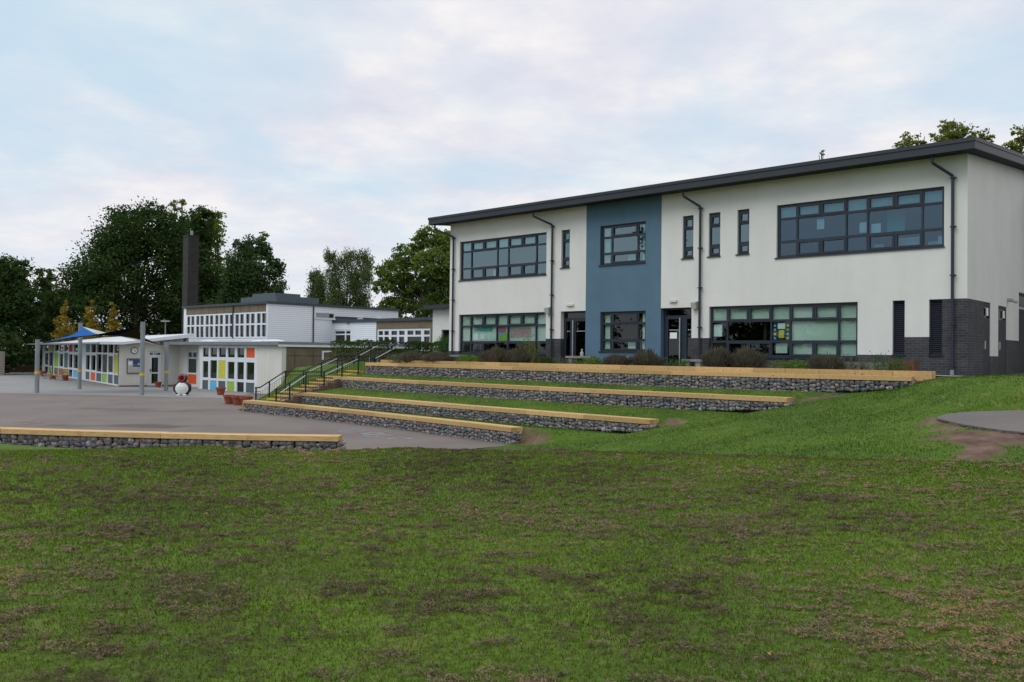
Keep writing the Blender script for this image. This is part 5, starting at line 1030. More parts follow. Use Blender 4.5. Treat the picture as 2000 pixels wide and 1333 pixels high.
# furniture on the upper paving
def stonebench(label, s, t, w_, z1, rz=0., m='conc'):
    r = thing('stone_bench', label, 'bench', W(s, t, ZU+.02), -YAW+rz); bx(-w_/2, w_/2, -.2, .2, z1-.08, z1).build('seat', M[m], r)
    for x in (-w_/2+.1, w_/2-.28): bx(x, x+.18, -.16, .16, ZU+.02, z1-.083).build('leg', M[m], r)
stonebench('grey stone slab bench under the leftmost ground floor window', -20.3, .55, 1.7, -.08); stonebench('dark slab bench left of the glazed door with fairy lights', -16.3, .6, 1.3, -.10, m='rust'); stonebench('small pale stone bench beside the steel handled door, right of the brick pier', -8.35, .75, .8, -.12)
r = thing('planter_trough', 'long weathered grey planter trough under the right hand ground floor window', 'planter', W(-2.6, 1.0, ZU+.02), -YAW); tr_ = MB(); tr_.plate(-1.0, 1.0, -.25, .25, [(-.94, .94, -.19, .19)], ZU+.02, ZU+.36); tr_.v = [(x, z, y) for x, y, z in tr_.v]; tr_.f = [q[::-1] for q in tr_.f]; tr_.build('trough_body', M['plantwood'], r); bx(-.935, .935, -.185, .185, ZU+.03, ZU+.3).build('soil', M['soil'], r)
r = thing('planter_box', 'rusty brown square planter box to the right of the long trough', 'planter', W(-1.35, 1.15, ZU+.02), -YAW); tr_ = MB(); tr_.plate(-.33, .33, -.22, .22, [(-.28, .28, -.17, .17)], ZU+.02, ZU+.44); tr_.v = [(x, z, y) for x, y, z in tr_.v]; tr_.f = [q[::-1] for q in tr_.f]; tr_.build('box_body', M['rust'], r); bx(-.275, .275, -.165, .165, ZU+.03, ZU+.38).build('soil', M['soil'], r)
stonebench('low stone ledge bench in front of the blue bay, under the small statue', -13.2, .9, 1.2, -.06)
# little garden statues
def statue(label, s, t, z, h):
    r = thing('garden_statue', label, 'statue', W(s, t, z), -YAW); k = h/.45
    MB().lathe([(.12*k, 0), (.13*k, .05*k), (.09*k, .07*k), (.12*k, .14*k), (.11*k, .22*k), (.06*k, .29*k), (.03*k, .31*k)], 14, (0, 0, z)).build('body', M['figure'], r, smooth=True); MB().lathe([(.0, 0), (.05*k, .02*k), (.07*k, .08*k), (.05*k, .13*k), (0, .15*k)], 14, (0, 0, z+.30*k)).build('head', M['figure'], r, smooth=True)
    for sx in (-1, 1): MB().tube((sx*.10*k, 0, z+.22*k), (sx*.06*k, -.1*k, z+.12*k), .03*k, .025*k, 8).build('arm', M['figure'], r)
statue('small pale stone garden figure in front of the blue bay', -13.15, .9, -.06, .27); statue('tiny stone figure half hidden in the plants below the blue bay window', -11.0, 1.0, ZU+.02, .46)
wb = thing('garden_bench', 'white painted garden seat by the hedge at the top of the steps', 'bench', (*ud(731, 697, 43.5)[:2], ZU), -YAW)
bx(-.35, .35, -.15, .15, ZU+.28, ZU+.32).build('seat', M['white'], wb); bx(-.3, -.24, -.1, .1, ZU, ZU+.278).build('leg', M['white'], wb); bx(.24, .3, -.1, .1, ZU, ZU+.278).build('leg', M['white'], wb)
# fences at the far left
def fence(label, P, Q, h, name='fence', cat='fence', m='plantwood'):
    P, Q = np.array(P), np.array(Q); Lf = np.linalg.norm((Q-P)[:2]); a = math.atan2(Q[1]-P[1], Q[0]-P[0]); r = thing(name, label, cat, (P[0], P[1], ZP), a)
    n = max(2, int(Lf/2.0)); 
    for i in range(n+1): bx(i*Lf/n-.05, i*Lf/n+.05, -.05, .05, ZP, ZP+h+.05).build('post', M[m], r)
    b = MB()
    k = 0
    while .06+k*.16 < h: b.box(.05, Lf-.05, -.075, -.053, ZP+.06+k*.16, ZP+.19+k*.16); k += 1
    b.build('board_panel', M[m], r)
fence('low brown timber fence in front of the dark trees at the far left', ud(-60, 700, 84), ud(78, 700, 92), .75, m='rust'); fence('taller grey brown timber fence at the left edge', ud(-40, 700, 80), ud(8, 700, 80), 2.2)
# ------------------------------------------------------------------ vegetation
LM = {'dark': leafmat('dark_foliage', (.075, .122, .032), (.020, .040, .015), .35, .25), 'mid': leafmat('green_foliage', (.21, .275, .055), (.055, .10, .025), .4, .25), 'birch': leafmat('birch_foliage', (.15, .20, .065), (.055, .085, .035), .4, .3),
      'gold': leafmat('golden_conifer_foliage', (.42, .30, .04), (.13, .105, .02), .35, .8), 'sparse': leafmat('open_foliage', (.095, .155, .05), (.035, .065, .026), .35, .3), 'autumn': leafmat('turning_foliage', (.24, .25, .05), (.08, .12, .03), .4, .4),
      'hedge': leafmat('hedge_foliage', (.075, .12, .022), (.016, .034, .010), .25, 2.0), 'lav': leafmat('lavender_foliage', (.19, .16, .125), (.08, .085, .055), .35, 3.0), 'sage': leafmat('sage_foliage', (.19, .29, .055), (.065, .12, .028), .3, 3.0), 'grey': leafmat('grey_foliage', (.20, .21, .15), (.07, .085, .055), .3, 3.0), 'fern': leafmat('bright_shrub_foliage', (.10, .20, .05), (.03, .07, .02), .3, 2.5)}
def leafcloud(C, size, rng, droop=0., flat=.0, tone=None, narrow=.62):
    """quads of leaf sprays centred at C (n,3)"""
    n = len(C); a = rng.normal(size=(n, 3)); a[:, 2] = a[:, 2]*(1-flat) - droop*2; a /= np.linalg.norm(a, axis=1)[:, None]
    b = rng.normal(size=(n, 3)); b -= (b*a).sum(1)[:, None]*a; b /= np.linalg.norm(b, axis=1)[:, None]
    s = size*rng.uniform(.6, 1.35, (n, 1)); a = a*s*.5; b = b*s*.5*narrow
    V = np.stack([C-a, C+b*.9-a*.1, C+a, C-b*.9+a*.15], 1).reshape(-1, 3); F = np.arange(4*n).reshape(n, 4)
    t = np.repeat(rng.uniform(-.16, .16, n) if tone is None else tone, 4)
    return V, F, t
def crown_points(lobes, n, rng, clump=.16, shell=.55, sub=26, droop=0.):
    """lobes (cx,cy,cz,rx,ry,rz): leaves gathered in small clumps through the outer part of each lobe"""
    vol = np.array([(l[3]*l[5])**1.0 for l in lobes]); pts = []; tn = []
    for l, k in zip(lobes, (vol/vol.sum()*n).astype(int)):
        nc = max(3, k//sub); d = rng.normal(size=(nc, 3)); d /= np.linalg.norm(d, axis=1)[:, None]; r = shell+(1-shell)*rng.random(nc)**.6
        c = np.array(l[:3])+d*r[:, None]*np.array(l[3:6]); idx = rng.integers(0, nc, k); cs_ = clump*rng.uniform(.5, 1.5, nc)[idx]*np.mean(l[3:6])
        o = np.clip(rng.normal(size=(k, 3)), -1.7, 1.7)*cs_[:, None]*np.array([1, 1, .62+droop]); p = c[idx]+o; p[:, 2] -= droop*rng.random(k)*cs_*3; pts.append(p); tn.append(rng.uniform(-.14, .14, nc)[idx]+rng.uniform(-.07, .07, k))
    return np.concatenate(pts), np.concatenate(tn)
def tree(name, label, cat, Y, base, lobes_px, n, leaf, lm, group=None, trunk_px=None, seed=0, clump=.16, shell=.5, droop=0., narrow=.62, sub=26, limbs=True, dr=.8):
    """lobes_px: (px,py,rx,ry) outlines seen in the photograph, placed at depth Y with their own thickness"""
    rng = np.random.default_rng(seed); K = Y/FPX; tp = trunk_px if trunk_px is not None else np.mean([l[0] for l in lobes_px]); P = ud(tp, 690, Y); r = thing(name, label, cat, (P[0], P[1], base), 0, group); lobes = []
    for (px, py, rx, ry) in lobes_px:
        q = ud(px, py, Y); dep = rng.uniform(-.6, .6)*dr*max(rx, ry)*K if len(lobes_px) > 2 else 0; lobes.append((q[0]-P[0], dep, q[2]-base, rx*K, max(rx, ry*.8)*K*dr, ry*K))
    pts, tn = crown_points(lobes, n, rng, clump, shell, sub, droop); V, F, t = leafcloud(pts, leaf, rng, droop*.6, .3, tn, narrow)
    npmesh('crown', V, F, LM[lm], parent=r, tone=t)
    m = MB(); top = max(l[2] for l in lobes); low = min(l[2]-l[5]*.5 for l in lobes); R_ = .035*top*.6
    fork = Vector((0, 0, max(.25*top, min(low+.2*top, .45*top)))); m.tube((0, 0, -.2), fork, R_, R_*.75, 9)
    if limbs:
        for l in lobes:
            e = Vector((l[0], l[1], l[2]+l[5]*.3)); mid = fork.lerp(e, .5)+Vector((0, 0, -.08*top+.1*abs(e.x))); m.tube(fork, mid, R_*.5, R_*.33, 6); m.tube(mid, e, R_*.33, .03, 6)
            for _ in range(3):
                e2 = e+Vector((rng.uniform(-1, 1)*l[3]*.8, rng.uniform(-1, 1)*l[4]*.6, rng.uniform(-.4, .7)*l[5])); m.tube(mid.lerp(e, rng.uniform(.1, .9)), e2, R_*.16, .02, 5)
    else: m.tube(fork, (0, 0, top), R_*.7, .03, 7)
    o = m.build('trunk', M['bark'], r, off=(0, 0, 0)); return r
BG = 'trees behind the classrooms'
tree('broadleaf_tree', 'huge dark broadleaf tree with a domed crown, left of the brick chimney', 'tree', 92, ZP, [(285, 455, 70, 52), (215, 490, 55, 45), (165, 545, 52, 48), (330, 480, 42, 52), (250, 540, 70, 55), (320, 560, 50, 60), (140, 600, 45, 45), (200, 610, 65, 50), (290, 620, 70, 45), (345, 446, 20, 28), (245, 425, 35, 22), (300, 415, 35, 16), (340, 640, 40, 40), (352, 520, 26, 60), (345, 590, 30, 50), (240, 480, 50, 50), (190, 560, 45, 45)], 62000, .32, 'dark', BG, 262, 11, clump=.2, shell=.25, sub=40)
tree('broadleaf_tree', 'dark rounded tree at the left edge of the picture', 'tree', 88, ZP, [(20, 535, 45, 38), (-30, 560, 50, 60), (50, 590, 42, 40), (10, 620, 55, 50), (40, 650, 45, 35), (-40, 640, 50, 50), (15, 580, 50, 45)], 26000, .34, 'dark', BG, 15, 12, shell=.35)
tree('broadleaf_tree', 'smaller dark tree in the gap between the left edge tree and the huge domed tree', 'tree', 98, ZP, [(80, 545, 20, 22), (95, 575, 22, 25), (70, 625, 30, 40), (100, 640, 30, 45), (110, 600, 14, 25)], 11000, .34, 'sparse', BG, 88, 13, shell=.4)
tree('poplar', 'narrow poplar tip, left of a pair showing over the domed tree', 'tree', 118, ZP, [(339, 405, 7.5, 16), (338, 440, 9, 30), (338, 520, 10, 70)], 1500, .38, 'mid', 'poplars', 338, 14, clump=.3, shell=.2)
tree('poplar', 'narrow poplar tip, taller right one of the pair showing over the domed tree', 'tree', 118, ZP, [(354, 402, 7.5, 14), (355, 440, 9, 30), (355, 520, 10, 70)], 1500, .38, 'mid', 'poplars', 355, 15, clump=.3, shell=.2)
tree('poplar', 'tall dense poplar directly right of the chimney top', 'tree', 104, ZP, [(398, 425, 17, 26), (390, 470, 24, 45), (395, 540, 30, 60), (400, 610, 40, 60), (380, 640, 40, 50), (383, 455, 12, 45), (380, 500, 16, 60), (378, 560, 20, 60), (432, 565, 22, 45), (440, 610, 28, 45)], 32000, .36, 'dark', 'poplars', 396, 16, clump=.2, shell=.3)
tree('poplar', 'olive tinted poplar leaning against the right side of the tall dense one', 'tree', 107, ZP, [(421, 430, 9, 26), (424, 480, 11, 45), (428, 560, 16, 60), (436, 620, 22, 55)], 9000, .36, 'mid', 'poplars', 428, 17, clump=.25, shell=.3)
tree('broadleaf_tree', 'open branched dark tree with upswept twigs above the hall roof', 'tree', 90, ZP, [(490, 490, 22, 30), (512, 480, 12, 26), (465, 530, 25, 38), (505, 535, 30, 32), (535, 525, 16, 25), (545, 565, 18, 18), (500, 580, 40, 28), (455, 585, 24, 35), (452, 545, 14, 30), (465, 480, 8, 14), (525, 500, 10, 16), (480, 560, 35, 40)], 20000, .30, 'sparse', BG, 497, 18, clump=.22, shell=.2)
tree('birch_tree', 'left half of two weeping birches, the lower one', 'tree', 92, ZU, [(617, 540, 14, 16), (612, 570, 14, 30), (628, 560, 12, 28), (615, 605, 15, 30), (632, 595, 10, 30)], 11000, .24, 'birch', 'weeping birches', 622, 19, clump=.2, shell=.2, droop=.9, narrow=.35)
tree('birch_tree', 'right half of two weeping birches, the tall one', 'tree', 90, ZU, [(647, 500, 14, 14), (680, 505, 22, 18), (715, 505, 16, 18), (655, 540, 18, 35), (690, 545, 20, 38), (718, 535, 12, 30), (665, 590, 20, 30), (700, 585, 20, 35), (645, 590, 10, 30), (712, 610, 12, 20)], 24000, .24, 'birch', 'weeping birches', 676, 20, clump=.2, shell=.15, droop=.9, narrow=.35)
tree('maple_tree', 'spreading green maple against the left end of the big building', 'tree', 78, ZU, [(840, 462, 30, 22), (875, 480, 30, 30), (800, 500, 32, 24), (850, 520, 45, 30), (770, 530, 35, 26), (810, 560, 50, 28), (870, 570, 35, 40), (750, 560, 22, 18), (780, 592, 40, 22), (840, 600, 40, 25), (895, 540, 25, 40), (760, 610, 30, 14), (815, 478, 16, 14)], 38000, .25, 'mid', BG, 832, 21, clump=.15, shell=.3)
for i, (px, lb, sc_) in enumerate(((128, 'golden conifer, leftmost and widest of three behind the coloured classroom', 1.15), (178, 'golden conifer, middle one of three and the most bronze', .9), (222, 'golden conifer, rightmost and narrowest of three behind the coloured classroom', .82))):
    top = (586, 583, 586)[i]; L_ = [(px, top+10, 3*sc_, 10), (px, top+25, 7*sc_, 12), (px-2, top+42, 12*sc_, 12), (px+3, top+55, 15*sc_, 12), (px, top+70, 19*sc_, 14), (px-2, top+88, 21*sc_, 14)]
    tree('golden_conifer', lb, 'conifer', 86, ZP, L_, 3200, .22, 'gold', 'golden conifers', px, 30+i, clump=.25, shell=.4, limbs=False, narrow=.4)
tree('broadleaf_tree', 'light twiggy shrub tree showing above the middle of the roof at right, left one', 'tree', 52, ZU, [(1775, 275, 22, 14), (1768, 290, 30, 12), (1795, 282, 10, 14), (1780, 340, 60, 45)], 3200, .19, 'autumn', 'trees behind the big building', 1778, 22, clump=.22, shell=.1)
tree('broadleaf_tree', 'yellow green tree rising over the right corner of the dark roof', 'tree', 50, ZU, [(1852, 244, 20, 14), (1870, 262, 42, 20), (1835, 275, 30, 16), (1915, 268, 22, 14), (1940, 290, 35, 16), (1880, 300, 60, 30), (1870, 360, 70, 50)], 7500, .19, 'autumn', 'trees behind the big building', 1878, 23, clump=.2, shell=.15)
tree('broadleaf_tree', 'olive green tree cut by the right edge of the picture above the roof', 'tree', 48, ZU, [(1998, 262, 24, 22), (1975, 290, 20, 16), (2010, 310, 40, 25), (2040, 270, 40, 40), (2000, 360, 60, 50)], 6500, .19, 'autumn', 'trees behind the big building', 2010, 24, clump=.2, shell=.2)
tree('broadleaf_tree', 'just visible treetop twig above the roof near the second downpipe from the right', 'tree', 60, ZU, [(1604, 303, 6, 9), (1606, 325, 10, 14), (1606, 370, 25, 35)], 500, .2, 'autumn', 'trees behind the big building', 1606, 25, clump=.3, shell=.1)
# understorey closing the gaps behind the low classrooms
for i, (px, w_, top, Y, lb) in enumerate(((-20, 45, 640, 82, 'dark bush below the left edge tree'), (40, 40, 650, 97, 'dark bush between the timber fences and the classroom end'), (30, 30, 668, 93, 'lighter green bush behind the low timber fence'), (120, 60, 630, 100, 'dark understorey bush behind the leftmost golden conifer'), (200, 60, 628, 100, 'dark understorey bush behind the middle golden conifer'), (285, 55, 620, 100, 'dark understorey bush left of the lamp post'), (345, 50, 600, 102, 'dark understorey bush at the foot of the chimney'), (420, 60, 580, 98, 'light green bush right of the chimney over the hall roof'), (500, 60, 590, 98, 'dark bush behind the plant room on the hall roof'), (745, 40, 600, 84, 'dark bush under the left side of the maple'), (820, 60, 605, 84, 'dark bush under the middle of the maple'), (640, 50, 605, 96, 'dark bush at the foot of the birches'))):
    b_ = ZP if px < 560 else ZU
    tree('bush', lb, 'bush', Y, b_, [(px, top+30, w_, 32), (px+w_*.3, top+60, w_, 35), (px-w_*.4, top+70, w_*.8, 35)], 4200, .34, 'dark' if i not in (2, 7) else 'sparse', 'understorey bushes', px, 40+i, shell=.3)
# trees standing left of the picture, seen only as reflections in the upper windows
for i, (x, y, h, rr) in enumerate(((-41, 18, 14.2, 4.2), (-46, 8, 8.5, 4.2), (-44, 33, 8.0, 4.0), (-48, -2, 8, 4.5), (-43, 26, 7.5, 3.5), (-50, -12, 9, 5), (-47, 42, 8.5, 4), (-46, -22, 8.5, 4.5))):
    rng = np.random.default_rng(60+i); r = thing('broadleaf_tree', ['tallest tree left of the playground, mirrored in the blue bay window'] [0] if i == 0 else 'low tree in the row left of the playground, seen only mirrored in windows', 'tree', (x, y, ZP), 0, 'trees left of the playground')
    lobes = [(rng.uniform(-.6, .6)*rr, rng.uniform(-.6, .6)*rr, h*.62+rng.uniform(-.35, .38)*h*.7, rr*.5, rr*.5, rr*.42) for _ in range(10)]; pts, tn = crown_points(lobes, 4500, rng, .2, .3); V, F, t = leafcloud(pts, .42, rng, 0, .3, tn); npmesh('crown', V, F, LM['dark'], parent=r, tone=t); MB().tube((0, 0, -.2), (0, 0, h-rr*.6), .3, .2, 8).build('trunk', M['bark'], r, off=(0, 0, 0))
# hedges
def hedge(label, P, Q, h, dpt, n=5200, zb=ZU):
    rng = np.random.default_rng(int(abs(P[0]*10))); P, Q = np.array(P[:2]), np.array(Q[:2]); L_ = np.linalg.norm(Q-P); a = math.atan2(*(Q-P)[::-1]); r = thing('hedge', label, 'hedge', (P[0], P[1], zb), a)
    u = rng.random(n)*L_; v_ = rng.uniform(-dpt/2, dpt/2, n); z = rng.random(n)*h; f_ = rng.integers(0, 3, n); z = np.where(f_ == 0, h+rng.normal(0, .035, n)+.06*np.sin(u*3), z); v_ = np.where(f_ == 1, -dpt/2+rng.normal(0, .04, n), v_)
    V, F, t = leafcloud(np.stack([u, v_, z], 1), .085, rng); npmesh('foliage', V, F, LM['hedge'], parent=r, tone=t); c = MB()
    k = 0.2
    while k < L_: c.tube((k, 0, -.05), (k+rng.uniform(-.1, .1), rng.uniform(-.1, .1), h*.85), .025, .008, 5); k += .4
    c.build('stem', M['bark'], r, off=(0, 0, 0))
hedge('clipped dark hedge behind the top of the handrails', ud(655, 690, 46), ud(768, 690, 42.5), 1.02, .7)
hedge('clipped hedge in front of the white framed windows, right of the handrails', ud(800, 690, 43), ud(880, 690, 41), .96, .8)
hedge('low hedge between the two taller clipped hedges', ud(768, 690, 42.8), ud(802, 690, 42), .55, .6, 2200)
# plants in the border: tufts of stems with leaves, each one a plant of its own
def plant(name, label, cat, px0, px1, top, tt, lm, kind, seed, group, hmin=.1):
    """tt = distance in front of the facade; px0..px1 width and top row in the photograph"""
    def hitf(px, py): d = ray(px, py); o = CO-NN*tt; return d*((o@NN)/(d@NN))
    a, b, c = hitf(px0, 700), hitf(px1, 700), hitf((px0+px1)/2, top); w_ = np.linalg.norm((b-a)[:2]); rng = np.random.default_rng(seed); z0 = ZU+.05; h = max(hmin, c[2]-z0); r = thing(name, label, cat, (c[0], c[1], z0), -YAW, group); d_ = min(w_, .9)
    if kind == 'tuft':
        n = int(300+1100*w_*h*2); ang = rng.uniform(0, 6.283, n); rad = np.sqrt(rng.random(n)); bx_, by_ = np.cos(ang)*rad*w_*.28, np.sin(ang)*rad*d_*.28; lean = rng.uniform(.2, 1.5, n)
        ex, ey = bx_+np.cos(ang)*rad*w_*.26*lean, by_+np.sin(ang)*rad*d_*.26*lean; ez = h*(1-.35*rad**2)*rng.uniform(.35, 1.1, n)*(.75+.5*vn(ang*1.3+seed, rad*3+seed)); wd = .007+.004*rng.random(n)
        B = np.stack([bx_, by_, np.zeros(n)], 1); E_ = np.stack([ex, ey, ez], 1); s_ = np.stack([np.cos(ang+1.57)*wd, np.sin(ang+1.57)*wd, np.zeros(n)], 1); V = np.stack([B-s_, B+s_, E_+s_*.8, E_-s_*.8], 1).reshape(-1, 3); F = np.arange(4*n).reshape(n, 4); tn = np.repeat(rng.uniform(-.2, .2, n), 4)
        k = n*2; i_ = rng.integers(0, n, k); f_ = rng.uniform(.35, 1.0, k)[:, None]; C_ = B[i_]*(1-f_)+E_[i_]*f_+rng.normal(0, .012, (k, 3)); V2, F2, t2 = leafcloud(C_, .045, rng, 0, 0, None, .5)
        npmesh('foliage', np.concatenate([V, V2]), np.concatenate([F, F2+len(V)]), LM[lm], parent=r, tone=np.concatenate([tn, t2]))
    elif kind == 'wisp':
        n = int(26*max(1, w_*1.6)); V = []; F = []; nb = 0; C_ = []
        for _ in range(n):
            x = rng.uniform(-.45, .45)*w_; y = rng.uniform(-.3, .3)*d_; hh = h*rng.uniform(.45, 1.0); l_ = rng.normal(0, .12, 2); p0 = np.array([x, y, 0.]); p1 = p0+np.array([l_[0], l_[1], hh]); s_ = np.array([.005, .003, 0]); V += [p0-s_, p0+s_, p1+s_*.5, p1-s_*.5]; F.append([nb, nb+1, nb+2, nb+3]); nb += 4
            for _ in range(14): f_ = rng.uniform(.1, 1); C_.append(p0*(1-f_)+p1*f_+rng.normal(0, .04, 3))
        V2, F2, t2 = leafcloud(np.array(C_), .05, rng); npmesh('foliage', np.concatenate([np.array(V), V2]), np.concatenate([np.array(F), F2+len(V)]), LM[lm], parent=r, tone=np.concatenate([np.zeros(len(V)), t2]))
    else:
        n = int(500+1800*w_*h*2); pts, tn = crown_points([(w_*rng.uniform(-.3, .3), rng.uniform(-.2, .2)*d_, h*.42, w_*.26, d_*.38, h*.5) for _ in range(5)], n, rng, .25, .4, 14); pts[:, 2] = np.abs(pts[:, 2]); V, F, t = leafcloud(pts, .05, rng, 0, 0, tn, .6); npmesh('foliage', V, F, LM[lm], parent=r, tone=t)
    c_ = MB()
    for _ in range(7): c_.tube((0, 0, -.04), (rng.uniform(-.25, .25)*w_, rng.uniform(-.2, .2)*d_, h*.6), .012, .005, 5)
    c_.build('stem', M['bark'], r, off=(0, 0, 0))
PG = 'plants in the border'
for i, (nm, lb, cat, a, b, tp, tt, lm, kd) in enumerate((
    ('grey_shrub', 'grey leaved shrub at the far left end of the border, under the hedge gap', 'shrub', 760, 800, 690, 1.9, 'grey', 'bush'), ('lavender', 'dark lavender clump at the left end of the border below the hedge', 'lavender', 788, 822, 687, 1.8, 'lav', 'tuft'),
    ('lavender', 'brown lavender clump left of the first downpipe', 'lavender', 826, 880, 689, 1.8, 'lav', 'tuft'), ('green_shrub', 'bright green low shrub under the leftmost ground floor window', 'shrub', 890, 945, 691, 1.8, 'sage', 'bush'),
    ('lavender', 'tall brown lavender in the middle of the leftmost ground floor window', 'lavender', 940, 992, 682, 1.85, 'lav', 'tuft'), ('lavender', 'tall purple brown lavender below the right half of the leftmost ground floor window', 'lavender', 982, 1036, 684, 1.75, 'lav', 'tuft'),
    ('rose_bush', 'thin leggy shrub reaching up the window by the second downpipe', 'shrub', 1010, 1048, 640, 1.6, 'autumn', 'wisp'), ('green_shrub', 'dark green low plant in front of the brick pier with the floodlight, left', 'shrub', 1046, 1092, 697, 1.8, 'hedge', 'bush'),
    ('green_shrub', 'yellowish low plants in front of the left glazed door', 'shrub', 1088, 1120, 700, 1.9, 'grey', 'wisp'), ('green_shrub', 'bright green mound below the pale stone figure', 'shrub', 1120, 1182, 697, 1.8, 'sage', 'bush'),
    ('lavender', 'brown lavender under the left part of the blue bay window', 'lavender', 1178, 1232, 692, 1.8, 'lav', 'tuft'), ('lavender', 'tall rounded lavender at the right edge of the blue bay', 'lavender', 1232, 1296, 685, 1.75, 'lav', 'tuft'),
    ('wispy_plant', 'thin green wispy plant in front of the steel handled door', 'plant', 1296, 1345, 698, 1.8, 'fern', 'wisp'), ('lavender', 'big brown lavender left of the right hand ground floor window', 'lavender', 1372, 1432, 680, 1.75, 'lav', 'tuft'),
    ('lavender', 'big brown lavender under the dark panes of the right hand ground floor window', 'lavender', 1424, 1494, 682, 1.75, 'lav', 'tuft'), ('green_shrub', 'bright green low shrub under the star notice board', 'shrub', 1516, 1590, 702, 1.8, 'sage', 'bush'),
    ('lavender', 'grey brown lavender under the right end of the right hand window', 'lavender', 1580, 1650, 693, 1.75, 'lav', 'tuft'), ('wispy_plant', 'thin flowering stems in front of the grey trough', 'plant', 1655, 1705, 690, 1.7, 'grey', 'wisp'), ('wispy_plant', 'thin green stems around the rusty planter box, by the first louvre', 'plant', 1700, 1775, 688, 1.7, 'fern', 'wisp'),
    ('fern_bush', 'tall bright shrub against the white link wing', 'shrub', 852, 884, 650, -.8, 'fern', 'bush'))):
    plant(nm, lb, cat, a, b, tp, tt, lm, kd, 100+i, PG)
p = W(-17.0, 1.9, ZU+.06); r = thing('silver_plant', 'pale silver plant with strap leaves low in the border near the leftmost window', 'plant', p, 0, PG); m_ = MB(); rr = random.Random(4)
for k in range(26):
    a = rr.uniform(0, 6.28); l_ = rr.uniform(.2, .38); c_, s_ = math.cos(a), math.sin(a); w_ = .018; q0, q1, q2_ = (0, 0, 0), (c_*l_*.6, s_*l_*.6, l_*.45), (c_*l_, s_*l_, l_*.25)
    m_.poly([(-s_*w_, c_*w_, 0), (s_*w_, -c_*w_, 0), (q1[0]+s_*w_, q1[1]-c_*w_, q1[2]), (q1[0]-s_*w_, q1[1]+c_*w_, q1[2])]); m_.poly([(q1[0]-s_*w_, q1[1]+c_*w_, q1[2]), (q1[0]+s_*w_, q1[1]-c_*w_, q1[2]), q2_])
m_.build('leaves', M['figure'], r, off=(0, 0, 0)); MB().tube((0, 0, -.05), (0, 0, .05), .02, n=6).build('stem', M['bark'], r, off=(0, 0, 0))
# ------------------------------------------------------------------ standing grass and clippings on the lawn (too many to count)
def ring(n, r0, r1, p, rng, half=math.radians(48)):
    u = rng.random(n); r = (r0**p+(r1**p-r0**p)*u)**(1/p); a = rng.uniform(-half, half, n); return r*np.sin(a), r*np.cos(a), r
rng = np.random.default_rng(5)
def grassblade(name, col, dry):
    m = bpy.data.materials.new(name); m.use_nodes = True; t = m.node_tree; t.nodes.clear(); lk = t.links.new
    co = N(t, 'ShaderNodeTexCoord').outputs['Object']; n = N(t, 'ShaderNodeTexNoise', ins={'Scale': .5, 'Detail': 4.0}); lk(co, n.inputs['Vector']); at = N(t, 'ShaderNodeAttribute', attribute_name='tone'); a = N(t, 'ShaderNodeMath', operation='ADD'); lk(n.outputs['Fac'], a.inputs[0]); lk(at.outputs['Fac'], a.inputs[1])
    r = ramp(t, [(.2, tuple(v*.55 for v in col)), (.55, col), (.8, tuple(v*1.35 for v in col)), (1.0, dry)]); lk(a.outputs[0], r.inputs[0])
    d = N(t, 'ShaderNodeBsdfDiffuse'); tl = N(t, 'ShaderNodeBsdfTranslucent'); ms = N(t, 'ShaderNodeMixShader', ins={0: .4}); lk(r.outputs[0], d.inputs[0]); lk(r.outputs[0], tl.inputs[0]); lk(d.outputs[0], ms.inputs[1]); lk(tl.outputs[0], ms.inputs[2]); o = N(t, 'ShaderNodeOutputMaterial'); lk(ms.outputs[0], o.inputs[0]); return m
x, y, r = ring(420000, 2.6, 15.2, 1.3, rng); k = (y < lawn_edge(x)+.25); x, y, r = x[k], y[k], r[k]; z = height(x, y); n = len(x)
a = rng.uniform(0, 6.283, n); hh = rng.uniform(.010, .024, n)*(1+.35*fbm(x*2, y*2, 2)); wd = (.0016+.00042*r)*rng.uniform(.7, 1.3, n); ln = rng.uniform(.1, 1.0, n)*hh; b = rng.uniform(0, 6.283, n)
V = np.stack([np.stack([x-np.cos(a)*wd, y-np.sin(a)*wd, z-.004], 1), np.stack([x+np.cos(a)*wd, y+np.sin(a)*wd, z-.004], 1), np.stack([x+np.cos(b)*ln, y+np.sin(b)*ln, z+hh], 1)], 1).reshape(-1, 3)
tone = np.repeat(rng.uniform(-.3, .3, n)+np.where(rng.random(n) < .05, .5, 0), 3)
g = npmesh('grass', V, np.arange(3*n).reshape(n, 3), grassblade('grass_blade', (.092, .148, .014), (.25, .23, .06)), tone=tone); tag(g, 'short green mown grass of the foreground lawn', 'grass', kind='stuff')
def drift(x, y): return fbm(x*2.6+3.3+y*.08, y*5.4+1.7, 3)*.5+vn(x*.3+40, y*1.7-x*.07+60)*.14+fbm(x*6.5+8, y*10+2, 2)*.36
x, y, r = ring(115000, 2.8, 14.6, 1.2, rng); dq = drift(x, y); k = (rng.random(len(x)) < np.clip((dq-.49)/.20, .07, .45)) & (rng.random(len(x)) < np.clip(1.45-r/13., .3, 1)) & (y < lawn_edge(x)); x, y, r, dq = x[k], y[k], r[k], dq[k]; nc = len(x)
cr_ = rng.uniform(.010, .030, nc)*(1+2.2*np.clip(dq-.5, 0, .3))*(1+.02*r); chh = rng.uniform(.008, .030, nc); cnt = np.clip((cr_/.04)**1.5*26, 8, 50).astype(int); idx = np.repeat(np.arange(nc), cnt); n = len(idx)
ctone = np.clip(rng.normal(0, .16, nc)+np.clip(fbm(x*.35+9, y*.35+4, 2)*1.8-.9, -.25, .3), -.4, .5)
